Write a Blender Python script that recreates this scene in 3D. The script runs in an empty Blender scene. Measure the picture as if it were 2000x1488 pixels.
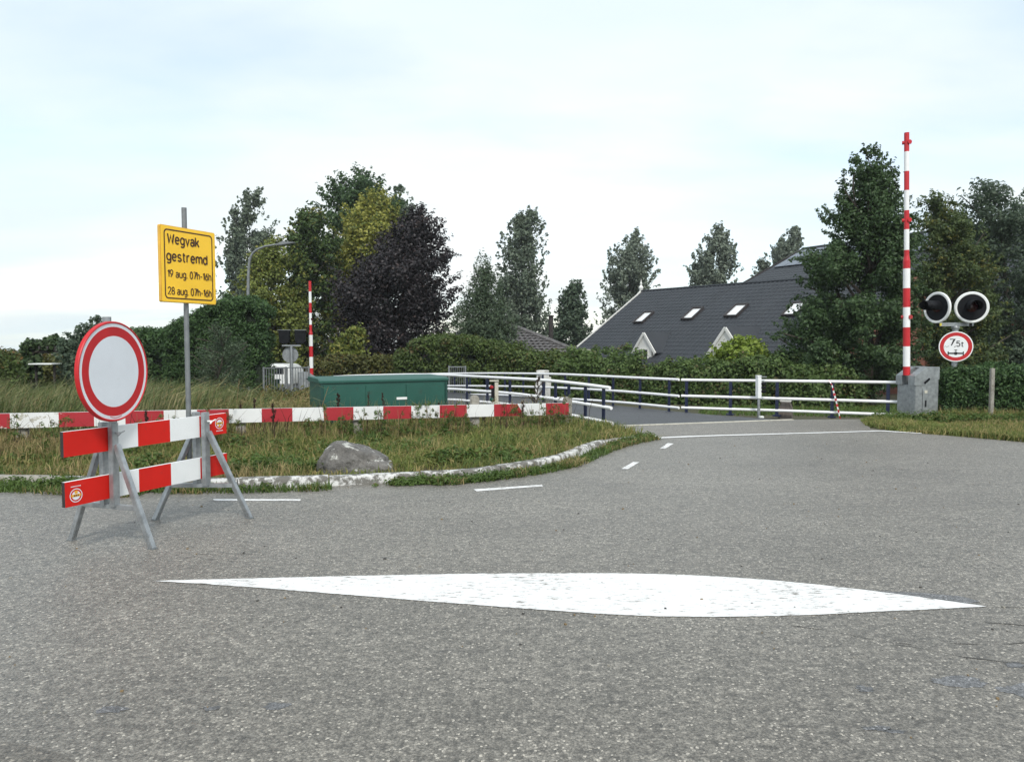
import bpy, bmesh, math, random
import numpy as np
from mathutils import Vector, Matrix, noise as mnoise

random.seed(7)
rng = np.random.default_rng(11)
scene = bpy.context.scene
COL = scene.collection
R = math.radians

# ------------------------------------------------------------------ camera
CAMH, PITCH, FPX = 1.55, math.atan((744 - 665) / 1500), 1500.0
cd = bpy.data.cameras.new("camera")
cam = bpy.data.objects.new("camera", cd)
COL.objects.link(cam)
cam.location = (0, 0, CAMH)
cam.rotation_euler = (math.pi / 2 - PITCH, 0, 0)
cd.sensor_width = 36.0
cd.lens = 36.0 * FPX / 2000.0
cd.clip_start = 0.05
cd.clip_end = 3000
scene.camera = cam

# ------------------------------------------------------------------ world, sun, exposure
world = bpy.data.worlds.new("World")
scene.world = world
world.use_nodes = True
SUN_EL, SUN_AZ = R(46), R(170)          # high veiled sun behind the camera
wt = world.node_tree
wt.nodes.clear()
def wn(t): return wt.nodes.new(t)
out = wn('ShaderNodeOutputWorld'); bg = wn('ShaderNodeBackground')
sky = wn('ShaderNodeTexSky'); sky.sky_type = 'NISHITA'; sky.sun_disc = False
sky.sun_elevation = SUN_EL; sky.sun_rotation = SUN_AZ
sky.air_density = 1.0; sky.dust_density = 0.6; sky.ozone_density = 1.0
tc = wn('ShaderNodeTexCoord'); sep = wn('ShaderNodeSeparateXYZ')
wt.links.new(tc.outputs['Generated'], sep.inputs[0])
def wmath(op, a, b=None):
    n = wn('ShaderNodeMath'); n.operation = op
    for i, s in enumerate((a, b)):
        if s is None: continue
        if isinstance(s, (int, float)): n.inputs[i].default_value = s
        else: wt.links.new(s, n.inputs[i])
    return n.outputs[0]
zc = wmath('ADD', wmath('ABSOLUTE', sep.outputs[2]), 0.16)
cx = wmath('DIVIDE', sep.outputs[0], zc); cy = wmath('DIVIDE', sep.outputs[1], zc)
comb = wn('ShaderNodeCombineXYZ'); wt.links.new(cx, comb.inputs[0]); wt.links.new(cy, comb.inputs[1])
mp = wn('ShaderNodeMapping'); mp.inputs['Scale'].default_value = (0.55, 0.9, 1); mp.inputs['Rotation'].default_value = (0, 0, R(-14))
mp.inputs['Location'].default_value = (3.1, 1.7, 0)
wt.links.new(comb.outputs[0], mp.inputs[0])
ns = wn('ShaderNodeTexNoise'); ns.inputs['Scale'].default_value = 1.0; ns.inputs['Detail'].default_value = 6; ns.inputs['Roughness'].default_value = 0.52
wt.links.new(mp.outputs[0], ns.inputs['Vector'])
ramp = wn('ShaderNodeValToRGB'); ramp.color_ramp.elements[0].position = 0.36; ramp.color_ramp.elements[1].position = 0.58
ramp.color_ramp.elements[0].color = (0.45, 0.45, 0.45, 1); ramp.color_ramp.elements[1].color = (0.98, 0.98, 0.98, 1)
wt.links.new(ns.outputs['Fac'], ramp.inputs[0])
# cloud tone: grey-white veil with softly darker banks
ns2 = wn('ShaderNodeTexNoise'); ns2.inputs['Scale'].default_value = 0.6; ns2.inputs['Detail'].default_value = 5
mp2 = wn('ShaderNodeMapping'); mp2.inputs['Location'].default_value = (9.3, 4.2, 0); mp2.inputs['Scale'].default_value = (0.7, 1.3, 1)
wt.links.new(comb.outputs[0], mp2.inputs[0]); wt.links.new(mp2.outputs[0], ns2.inputs['Vector'])
cr2 = wn('ShaderNodeValToRGB'); cr2.color_ramp.elements[0].position = 0.38; cr2.color_ramp.elements[1].position = 0.60
cr2.color_ramp.elements[0].color = (5.1, 5.8, 6.0, 1); cr2.color_ramp.elements[1].color = (6.2, 6.4, 6.35, 1)
wt.links.new(ns2.outputs['Fac'], cr2.inputs[0])
bright = wn('ShaderNodeVectorMath'); bright.operation = 'SCALE'; bright.inputs['Scale'].default_value = 1.35
wt.links.new(sky.outputs[0], bright.inputs[0])
mx = wn('ShaderNodeMix'); mx.data_type = 'RGBA'
wt.links.new(ramp.outputs[0], mx.inputs['Factor']); wt.links.new(bright.outputs[0], mx.inputs['A']); wt.links.new(cr2.outputs[0], mx.inputs['B'])
wt.links.new(mx.outputs['Result'], bg.inputs[0]); bg.inputs[1].default_value = 0.1
wt.links.new(bg.outputs[0], out.inputs[0])

sd = bpy.data.lights.new("sun", 'SUN'); sd.energy = 1.5; sd.angle = R(11); sd.color = (1.0, 0.96, 0.9)
sun = bpy.data.objects.new("sun", sd); COL.objects.link(sun)
# Nishita: rotation 0 = +Y, clockwise seen from above
sv = Vector((math.sin(SUN_AZ) * math.cos(SUN_EL), math.cos(SUN_AZ) * math.cos(SUN_EL), math.sin(SUN_EL)))
sun.rotation_euler = sv.to_track_quat('Z', 'Y').to_euler()
sun.location = sv * 60

scene.view_settings.view_transform = 'Standard'
scene.view_settings.look = 'None'
scene.view_settings.exposure = 0.80
scene.view_settings.gamma = 1.0
scene.view_settings.use_curve_mapping = False
scene.cycles.max_bounces = 6
scene.cycles.transparent_max_bounces = 4

# ------------------------------------------------------------------ pixel -> place helpers (2000 x 1488 survey of the photograph)
CP, SP = math.cos(PITCH), math.sin(PITCH)
def ray(px, py):
    u, v = (px - 1000) / FPX, (744 - py) / FPX
    return Vector((u, CP + v * SP, -SP + v * CP))
def at(px, py, Y):
    d = ray(px, py); return Vector((0, 0, CAMH)) + d * (Y / d.y)
def G(px, py, z=0.0):
    d = ray(px, py); return Vector((0, 0, CAMH)) + d * ((z - CAMH) / d.z)
def gz(x, y):
    if y < 14.6: return 0.0
    z = -0.0385 * (min(y, 95) - 14.6)
    t = min(1, max(0, (y - 15.3) / 1.5)); z -= 0.10 * t * t * (3 - 2 * t)
    if y > 95: z -= 0.004 * (min(y, 800) - 95)
    return z

# ------------------------------------------------------------------ materials
MATS = {}
def new_mat(name):
    m = bpy.data.materials.new(name); m.use_nodes = True
    nt = m.node_tree
    return m, nt, nt.nodes['Principled BSDF'], nt.nodes['Material Output']
def N(nt, t, **kw):
    n = nt.nodes.new(t)
    for k, v in kw.items():
        if k in n.inputs: n.inputs[k].default_value = v
        else: setattr(n, k, v)
    return n
def mixc(nt, fac, a, b, blend='MIX'):
    n = nt.nodes.new('ShaderNodeMix'); n.data_type = 'RGBA'; n.blend_type = blend
    for s, v in (('Factor', fac), ('A', a), ('B', b)):
        if hasattr(v, 'links'): nt.links.new(v, n.inputs[s])
        elif s == 'Factor': n.inputs[s].default_value = v
        else: n.inputs[s].default_value = (*v[:3], 1)
    return n.outputs['Result']
def rampf(nt, src, lo, hi):
    n = nt.nodes.new('ShaderNodeMapRange'); n.clamp = True
    n.inputs[1].default_value = lo; n.inputs[2].default_value = hi
    nt.links.new(src, n.inputs[0]); return n.outputs[0]
def noise_out(nt, scale, detail=4, rough=0.55, stretch=None, vec='Object'):
    c = nt.nodes.new('ShaderNodeTexCoord')
    n = N(nt, 'ShaderNodeTexNoise', Scale=scale, Detail=detail, Roughness=rough)
    src = c.outputs[vec]
    if stretch:
        mpn = nt.nodes.new('ShaderNodeMapping'); mpn.inputs['Scale'].default_value = stretch
        nt.links.new(src, mpn.inputs[0]); src = mpn.outputs[0]
    nt.links.new(src, n.inputs['Vector']); return n.outputs['Fac']
def bump(nt, bsdf, h, strength=0.3, dist=0.01):
    b = nt.nodes.new('ShaderNodeBump'); b.inputs['Strength'].default_value = strength; b.inputs['Distance'].default_value = dist
    nt.links.new(h, b.inputs['Height']); nt.links.new(b.outputs[0], bsdf.inputs['Normal'])
def pmat(name, col, rough=0.55, metal=0.0, var=0.18, scale=6.0, dirt=None, dirt_amt=(0.6, 0.8), dirt_scale=9.0, bmp=0.0, spec=0.5, stretch=None):
    m, nt, b, o = new_mat(name)
    n = noise_out(nt, scale, 5, 0.6, stretch)
    lo = tuple(c * (1 - var) for c in col); hi = tuple(min(1, c * (1 + var)) for c in col)
    c = mixc(nt, rampf(nt, n, 0.3, 0.7), lo, hi)
    if dirt:
        n2 = noise_out(nt, dirt_scale, 7, 0.65, stretch)
        c = mixc(nt, rampf(nt, n2, *dirt_amt), c, dirt)
    nt.links.new(c, b.inputs['Base Color'])
    b.inputs['Roughness'].default_value = rough; b.inputs['Metallic'].default_value = metal
    b.inputs['Specular IOR Level'].default_value = spec
    if bmp: bump(nt, b, noise_out(nt, scale * 6, 5), bmp)
    MATS[name] = m
    return m
def leafmat(name, c1, c2, c3=None, accent=0.12, transl=0.3, patch=0.5, rough=0.55):
    m, nt, b, o = new_mat(name)
    g = nt.nodes.new('ShaderNodeNewGeometry')
    rnd = g.outputs['Random Per Island']
    n = noise_out(nt, patch, 3, 0.6)
    c = mixc(nt, rnd, c1, c2)
    c = mixc(nt, rampf(nt, n, 0.35, 0.7), c, tuple((a + b2) / 2 * 1.25 for a, b2 in zip(c1, c2)))
    if c3:
        n2 = noise_out(nt, patch * 1.7, 4, 0.7)
        mm = N(nt, 'ShaderNodeMath', operation='MULTIPLY'); nt.links.new(n2, mm.inputs[0])
        ad = N(nt, 'ShaderNodeMath', operation='MULTIPLY_ADD'); ad.inputs[1].default_value = 0.35; nt.links.new(rnd, ad.inputs[0]); nt.links.new(n2, ad.inputs[2])
        th = 0.96 - accent * 0.9
        c = mixc(nt, rampf(nt, ad.outputs[0], th - 0.12, th), c, c3)
    nt.links.new(c, b.inputs['Base Color']); b.inputs['Roughness'].default_value = rough
    b.inputs['Specular IOR Level'].default_value = 0.3
    t = nt.nodes.new('ShaderNodeBsdfTranslucent'); nt.links.new(c, t.inputs[0])
    ms = nt.nodes.new('ShaderNodeMixShader'); ms.inputs[0].default_value = transl
    nt.links.new(b.outputs[0], ms.inputs[1]); nt.links.new(t.outputs[0], ms.inputs[2]); nt.links.new(ms.outputs[0], o.inputs[0])
    MATS[name] = m
    return m

def asphalt(name, base, agg=1.0, sheen=0.14):
    m, nt, b, o = new_mat(name)
    c0 = nt.nodes.new('ShaderNodeTexCoord')
    def vor(scale):
        vo = N(nt, 'ShaderNodeTexVoronoi', Scale=scale); nt.links.new(c0.outputs['Object'], vo.inputs['Vector'])
        sc = nt.nodes.new('ShaderNodeSeparateColor'); nt.links.new(vo.outputs['Color'], sc.inputs[0]); return vo, sc
    v1, s1 = vor(98.0); v2, s2 = vor(190.0)
    sh = lambda k: tuple(min(1, x * k) for x in base)
    g = lambda k: (k, k, k)
    c = mixc(nt, s1.outputs[0], sh(.36), sh(1.55))
    c = mixc(nt, 0.40, c, mixc(nt, s2.outputs[0], sh(.30), sh(1.80)))
    c = mixc(nt, rampf(nt, v1.outputs['Distance'], 0.45, 0.85), c, sh(.45))           # binder between the stones
    for sc_, lo_, hi_, k0, k1, st_ in ((30, .36, .64, .66, 1.38, None), (13, .36, .64, .78, 1.22, (1, 1.4, 1)), (4.2, .36, .64, .90, 1.10, (.8, 1.5, 1))):
        nn_ = noise_out(nt, sc_, 4, 0.65, st_); c = mixc(nt, 1.0, c, mixc(nt, rampf(nt, nn_, lo_, hi_), g(k0), g(k1)), 'MULTIPLY')
    c = mixc(nt, rampf(nt, s1.outputs[1], 0.955, 0.965), c, mixc(nt, s2.outputs[1], sh(1.5), sh(3.3)))  # pale stones
    # worn lanes, dust and stains
    n2 = noise_out(nt, 0.45, 6, 0.6, (0.8, 1.5, 1)); c = mixc(nt, 1.0, c, mixc(nt, rampf(nt, n2, 0.34, 0.68), g(.82), g(1.12)), 'MULTIPLY')
    n3 = noise_out(nt, 2.2, 7, 0.7, (0.5, 1.9, 1)); c = mixc(nt, 1.0, c, mixc(nt, rampf(nt, n3, 0.60, 0.76), g(1), (.70, .71, .74)), 'MULTIPLY')
    # fine cracks, broken up
    n4 = noise_out(nt, 0.9, 8, 0.72, (0.7, 2.2, 1))
    ab = N(nt, 'ShaderNodeMath', operation='SUBTRACT'); ab.inputs[1].default_value = 0.5; nt.links.new(n4, ab.inputs[0])
    ab2 = N(nt, 'ShaderNodeMath', operation='ABSOLUTE'); nt.links.new(ab.outputs[0], ab2.inputs[0])
    n5 = noise_out(nt, 0.35, 2)
    cr = N(nt, 'ShaderNodeMath', operation='MULTIPLY'); nt.links.new(rampf(nt, ab2.outputs[0], 0.006, 0.0), cr.inputs[0]); nt.links.new(rampf(nt, n5, 0.53, 0.58), cr.inputs[1])
    c = mixc(nt, cr.outputs[0], c, sh(.25))
    nt.links.new(c, b.inputs['Base Color']); b.inputs['Roughness'].default_value = 0.5
    b.inputs['Specular IOR Level'].default_value = 0.5
    b.inputs['Sheen Weight'].default_value = sheen; b.inputs['Sheen Roughness'].default_value = 0.45; b.inputs['Sheen Tint'].default_value = (1.0, 0.97, 0.92, 1)
    bump(nt, b, v1.outputs['Distance'], 0.5 * agg, -0.006)
    MATS[name] = m; return m

def soilmat(name):
    m, nt, b, o = new_mat(name)
    n = noise_out(nt, 0.7, 6, 0.65); n2 = noise_out(nt, 9, 5, 0.7)
    c = mixc(nt, rampf(nt, n, 0.35, 0.65), (0.045, 0.06, 0.02), (0.10, 0.085, 0.04))
    c = mixc(nt, rampf(nt, n2, 0.35, 0.75), c, (0.04, 0.032, 0.02))
    nt.links.new(c, b.inputs['Base Color']); b.inputs['Roughness'].default_value = 0.95
    bump(nt, b, n2, 0.6, 0.03); MATS[name] = m; return m

def paintmat(name, col=(0.76, 0.76, 0.745), wear=(0.555, 0.665), under=(0.15, 0.14, 0.12), scale=26, stretch=(0.5, 1.6, 1)):
    m, nt, b, o = new_mat(name)
    n = noise_out(nt, scale, 8, 0.72, stretch); nb = noise_out(nt, scale * 0.06, 4, 0.6)
    ad = N(nt, 'ShaderNodeMath', operation='MULTIPLY_ADD'); ad.inputs[1].default_value = 0.30; ad.inputs[2].default_value = -0.15
    nt.links.new(nb, ad.inputs[0])
    sm = N(nt, 'ShaderNodeMath', operation='ADD'); nt.links.new(n, sm.inputs[0]); nt.links.new(ad.outputs[0], sm.inputs[1])
    n3 = noise_out(nt, 5, 4); c = mixc(nt, rampf(nt, n3, 0.3, 0.75), col, tuple(x * 0.88 for x in col))
    c = mixc(nt, rampf(nt, sm.outputs[0], *wear), c, under)
    nt.links.new(c, b.inputs['Base Color']); b.inputs['Roughness'].default_value = 0.85
    b.inputs['Specular IOR Level'].default_value = 0.2
    bump(nt, b, n, 0.3, 0.003); MATS[name] = m; return m

asphalt('asphalt', (0.176, 0.163, 0.138))
asphalt('asphalt_deck', (0.036, 0.037, 0.043), 1.0, 0.02)
asphalt('asphalt_lip', (0.165, 0.148, 0.122))
asphalt('asphalt_patch', (0.126, 0.127, 0.129), 0.4)
asphalt('asphalt_stain', (0.120, 0.108, 0.088), 0.8)
pmat('crack', (0.055, 0.053, 0.050), 0.9)
soilmat('soil')
paintmat('road_paint')
paintmat('kerb_paint', (0.62, 0.62, 0.60), (0.44, 0.53), (0.15, 0.145, 0.13), 7, (1, 1, 1))
pmat('galvanised', (0.34, 0.36, 0.37), 0.42, 0.6, 0.25, 14, (0.25, 0.25, 0.25), (0.62, 0.75), 22)
pmat('galvanised_dark', (0.20, 0.215, 0.22), 0.55, 0.4, 0.2, 10, (0.12, 0.11, 0.10), (0.6, 0.75), 8)
pmat('sign_red', (0.60, 0.016, 0.010), 0.45, 0, 0.06, 5, (0.38, 0.035, 0.03), (0.62, 0.8), 18, spec=0.22)
pmat('sign_red_old', (0.50, 0.012, 0.016), 0.45, 0, 0.1, 5)
pmat('sign_white', (0.70, 0.735, 0.78), 0.5, 0, 0.05, 4, (0.5, 0.52, 0.54), (0.66, 0.85), 9)
pmat('board_white', (0.80, 0.82, 0.82), 0.42, 0, 0.05, 4, (0.42, 0.40, 0.36), (0.66, 0.80), 11)
pmat('sign_yellow', (0.95, 0.575, 0.030), 0.42, 0, 0.05, 4, (0.62, 0.33, 0.03), (0.7, 0.85), 12)
pmat('sign_yellow_edge', (0.72, 0.42, 0.06), 0.45, 0, 0.12, 12)
pmat('letter_dark', (0.045, 0.014, 0.008), 0.5, 0, 0.05)
pmat('letter_black', (0.012, 0.012, 0.014), 0.5, 0, 0.05)
pmat('board_edge', (0.03, 0.025, 0.025), 0.7)
pmat('emblem_gold', (0.72, 0.36, 0.03), 0.5)
pmat('boom_red', (0.50, 0.013, 0.02), 0.4, 0, 0.08, 3, (0.33, 0.02, 0.03), (0.62, 0.8), 7)
pmat('boom_white', (0.80, 0.81, 0.80), 0.4, 0, 0.05, 3, (0.5, 0.5, 0.47), (0.66, 0.82), 8)
pmat('rail_white', (0.86, 0.86, 0.86), 0.35, 0, 0.04, 3, (0.55, 0.55, 0.5), (0.68, 0.8), 10)
pmat('rail_blue', (0.010, 0.016, 0.048), 0.45, 0, 0.15, 3)
pmat('cabinet_green', (0.015, 0.088, 0.066), 0.48, 0, 0.12, 2, (0.03, 0.05, 0.04), (0.6, 0.8), 6)
pmat('cabinet_green_dark', (0.010, 0.055, 0.045), 0.5, 0, 0.12, 2)
pmat('concrete', (0.30, 0.285, 0.25), 0.9, 0, 0.25, 7, (0.12, 0.11, 0.08), (0.5, 0.7), 14, 0.4)
pmat('concrete_pale', (0.52, 0.50, 0.42), 0.85, 0, 0.15, 7, (0.18, 0.15, 0.09), (0.56, 0.68), 12, 0.3)
pmat('timber_grey', (0.16, 0.135, 0.115), 0.85, 0, 0.3, 5, None, stretch=(6, 6, 0.7), bmp=0.3)
pmat('timber_white_cap', (0.66, 0.65, 0.62), 0.7, 0, 0.12, 8, (0.3, 0.27, 0.24), (0.58, 0.7), 9)
pmat('black_plastic', (0.009, 0.010, 0.012), 0.7, spec=0.15)
pmat('lamp_red', (0.045, 0.004, 0.005), 0.2)
pmat('reflector_red', (0.36, 0.025, 0.028), 0.2)
pmat('lamp_green', (0.02, 0.09, 0.07), 0.2)
pmat('bark', (0.055, 0.045, 0.035), 0.9, 0, 0.35, 5, None, bmp=0.5, stretch=(5, 5, 1))
pmat('core_dark', (0.012, 0.020, 0.010), 0.95, 0, 0.4, 6)  # near-black green: the hedges' inner shade put into a colour
pmat('house_white', (0.74, 0.74, 0.70), 0.6, 0, 0.05, 2, (0.5, 0.5, 0.45), (0.68, 0.85), 2)
pmat('house_brick', (0.22, 0.10, 0.07), 0.85, 0, 0.2, 4)
pmat('solar', (0.10, 0.115, 0.15), 0.25, 0.2, 0.06, 0.6)
pmat('blue_paint', (0.16, 0.36, 0.66), 0.5)
pmat('dark_wood', (0.035, 0.030, 0.028), 0.8, 0, 0.3, 6)
pmat('dry_stem', (0.20, 0.14, 0.07), 0.9)
pmat('dead_seed', (0.042, 0.022, 0.014), 0.95, 0, 0.4, 30)
pmat('yellow_tape', (0.72, 0.60, 0.06), 0.5)
pmat('white_enamel', (0.80, 0.82, 0.80), 0.35, 0, 0.03, 4)

def stonemat():
    m, nt, b, o = new_mat('boulder_stone')
    n = noise_out(nt, 4, 8, 0.7); n2 = noise_out(nt, 22, 6, 0.7)
    c = mixc(nt, rampf(nt, n, 0.3, 0.7), (0.12, 0.115, 0.108), (0.32, 0.305, 0.28))
    c = mixc(nt, rampf(nt, n2, 0.4, 0.7), mixc(nt, 0.35, c, (0.03, 0.03, 0.03)), c)
    g = nt.nodes.new('ShaderNodeTexCoord'); s = nt.nodes.new('ShaderNodeSeparateXYZ'); nt.links.new(g.outputs['Normal'], s.inputs[0])
    n3 = noise_out(nt, 6, 7, 0.75)
    ad = N(nt, 'ShaderNodeMath', operation='MULTIPLY_ADD'); ad.inputs[1].default_value = 0.18; nt.links.new(s.outputs[2], ad.inputs[0]); nt.links.new(n3, ad.inputs[2])
    c = mixc(nt, rampf(nt, ad.outputs[0], 0.70, 0.74), c, (0.62, 0.62, 0.57))
    nt.links.new(c, b.inputs['Base Color']); b.inputs['Roughness'].default_value = 0.9
    bump(nt, b, n2, 1.0, 0.05); MATS['boulder_stone'] = m
stonemat()

def oldpaint(name, col, under, lo, hi, left_more):
    """painted guard beam, flaking; the paint is more worn towards its far left end"""
    m, nt, b, o = new_mat(name)
    n = noise_out(nt, 5, 8, 0.7, (1, 1, 1.6))
    c0 = nt.nodes.new('ShaderNodeTexCoord'); s = nt.nodes.new('ShaderNodeSeparateXYZ'); nt.links.new(c0.outputs['Object'], s.inputs[0])
    w = rampf(nt, s.outputs[0], -2.6, -4.4)
    ad = N(nt, 'ShaderNodeMath', operation='MULTIPLY_ADD'); ad.inputs[1].default_value = left_more; nt.links.new(w, ad.inputs[0]); nt.links.new(n, ad.inputs[2])
    c = mixc(nt, rampf(nt, noise_out(nt, 3, 5), 0.3, 0.75), col, tuple(x * 0.85 for x in col))
    c = mixc(nt, rampf(nt, ad.outputs[0], lo, hi), c, under)
    n3 = noise_out(nt, 16, 6, 0.7); c = mixc(nt, rampf(nt, n3, 0.66, 0.78), c, (0.16, 0.13, 0.09))
    nt.links.new(c, b.inputs['Base Color']); b.inputs['Roughness'].default_value = 0.55; MATS[name] = m
oldpaint('beam_red', (0.40, 0.018, 0.028), (0.66, 0.65, 0.60), 0.69, 0.70, 0.10)
oldpaint('beam_white', (0.78, 0.79, 0.78), (0.42, 0.40, 0.33), 0.68, 0.72, 0.16)

def roofmat():
    m, nt, b, o = new_mat('roof_tile')
    n = noise_out(nt, 0.8, 5); n2 = noise_out(nt, 9, 3)
    c = mixc(nt, rampf(nt, n, 0.3, 0.7), (0.013, 0.016, 0.021), (0.023, 0.027, 0.034))
    c = mixc(nt, rampf(nt, n2, 0.4, 0.8), c, (0.032, 0.036, 0.042))
    nt.links.new(c, b.inputs['Base Color']); b.inputs['Roughness'].default_value = 0.55; MATS['roof_tile'] = m
roofmat()
pmat('roof_tile_old', (0.12, 0.115, 0.115), 0.6, 0, 0.35, 6, (0.06, 0.055, 0.05), (0.5, 0.7), 9)
def glassmat():
    m, nt, b, o = new_mat('window_glass'); b.inputs['Base Color'].default_value = (0.02, 0.025, 0.03, 1); b.inputs['Roughness'].default_value = 0.05
    b.inputs['Specular IOR Level'].default_value = 1.0; b.inputs['Metallic'].default_value = 0.0
    b.inputs['Coat Weight'].default_value = 1.0; b.inputs['Coat Roughness'].default_value = 0.02; b.inputs['Coat IOR'].default_value = 2.2
    MATS['window_glass'] = m
glassmat()
def panemat():
    m, nt, b, o = new_mat('pane_white'); b.inputs['Base Color'].default_value = (0.82, 0.83, 0.83, 1); b.inputs['Roughness'].default_value = 0.15  # plain glossy white for the skylight panes
    b.inputs['Coat Weight'].default_value = 1.0; b.inputs['Coat IOR'].default_value = 1.8; MATS['pane_white'] = m
panemat()

# foliage
leafmat('leaf_poplar', (0.060, 0.090, 0.062), (0.190, 0.230, 0.160), None, 0, 0.3, 0.35)  # greyed leaves: distance haze is mixed into the colour
leafmat('leaf_poplar_hazed', (0.090, 0.120, 0.092), (0.240, 0.280, 0.210), None, 0, 0.3, 0.35)  # paler copy with more haze painted into the leaf colour
leafmat('leaf_mid', (0.028, 0.060, 0.022), (0.112, 0.170, 0.050), (0.19, 0.18, 0.04), 0.08, 0.35, 0.5)
leafmat('leaf_tall', (0.024, 0.054, 0.024), (0.090, 0.150, 0.056), None, 0, 0.35, 0.5)
leafmat('leaf_olive', (0.080, 0.115, 0.024), (0.250, 0.285, 0.070), (0.28, 0.25, 0.05), 0.05, 0.35, 0.6)
leafmat('leaf_gold', (0.190, 0.200, 0.035), (0.500, 0.480, 0.120), (0.13, 0.17, 0.04), 0.18, 0.4, 0.6)
leafmat('leaf_purple', (0.012, 0.012, 0.013), (0.044, 0.036, 0.040), (0.06, 0.04, 0.035), 0.05, 0.15, 0.7, 0.5)
leafmat('leaf_willow', (0.040, 0.070, 0.042), (0.120, 0.160, 0.090), None, 0, 0.3, 0.6)
leafmat('leaf_alder', (0.020, 0.048, 0.020), (0.105, 0.165, 0.065), None, 0, 0.38, 0.8, 0.45)
leafmat('leaf_robinia', (0.034, 0.062, 0.026), (0.140, 0.185, 0.062), (0.19, 0.175, 0.04), 0.05, 0.38, 0.7)
leafmat('leaf_grey', (0.034, 0.062, 0.042), (0.130, 0.175, 0.108), None, 0, 0.38, 0.7)
leafmat('leaf_conifer', (0.016, 0.046, 0.018), (0.100, 0.175, 0.058), None, 0, 0.28, 0.9)
leafmat('leaf_hedge', (0.030, 0.060, 0.018), (0.140, 0.190, 0.050), (0.13, 0.095, 0.035), 0.05, 0.35, 0.8)
leafmat('leaf_shrub', (0.040, 0.082, 0.024), (0.170, 0.240, 0.075), (0.15, 0.11, 0.055), 0.05, 0.38, 0.7)
leafmat('leaf_bright', (0.110, 0.180, 0.025), (0.280, 0.350, 0.060), None, 0, 0.35, 1.0)
leafmat('leaf_beech', (0.040, 0.054, 0.016), (0.140, 0.140, 0.036), (0.15, 0.09, 0.025), 0.12, 0.25, 0.6)
leafmat('leaf_vine', (0.025, 0.055, 0.022), (0.080, 0.115, 0.045), None, 0, 0.3, 1.2)
leafmat('grass_green', (0.060, 0.092, 0.022), (0.260, 0.295, 0.080), (0.38, 0.31, 0.13), 0.15, 0.35, 0.9, 0.7)
leafmat('grass_dry', (0.20, 0.16, 0.07), (0.48, 0.38, 0.19), (0.14, 0.17, 0.05), 0.16, 0.3, 0.9, 0.8)
leafmat('weed_green', (0.030, 0.070, 0.014), (0.150, 0.220, 0.055), (0.18, 0.15, 0.05), 0.06, 0.35, 1.2)
leafmat('reed_leaf', (0.050, 0.085, 0.028), (0.220, 0.250, 0.100), (0.34, 0.30, 0.16), 0.12, 0.3, 0.6, 0.7)

# ------------------------------------------------------------------ object helpers
def tag(o, label=None, cat=None, group=None, kind=None):
    if label: o['label'] = label
    if cat: o['category'] = cat
    if group: o['group'] = group
    if kind: o['kind'] = kind
    return o
def thing(name, label, cat, loc, rotz=0.0, group=None):
    o = bpy.data.objects.new(name, None); COL.objects.link(o)
    o.empty_display_size = 0.2
    o.location = loc; o.rotation_euler = (0, 0, rotz)
    o['_m'] = 1
    del o['_m']
    return tag(o, label, cat, group)
def root_inv(root):
    return (Matrix.Translation(root.location) @ Matrix.Rotation(root.rotation_euler[2], 4, 'Z')).inverted()

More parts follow.
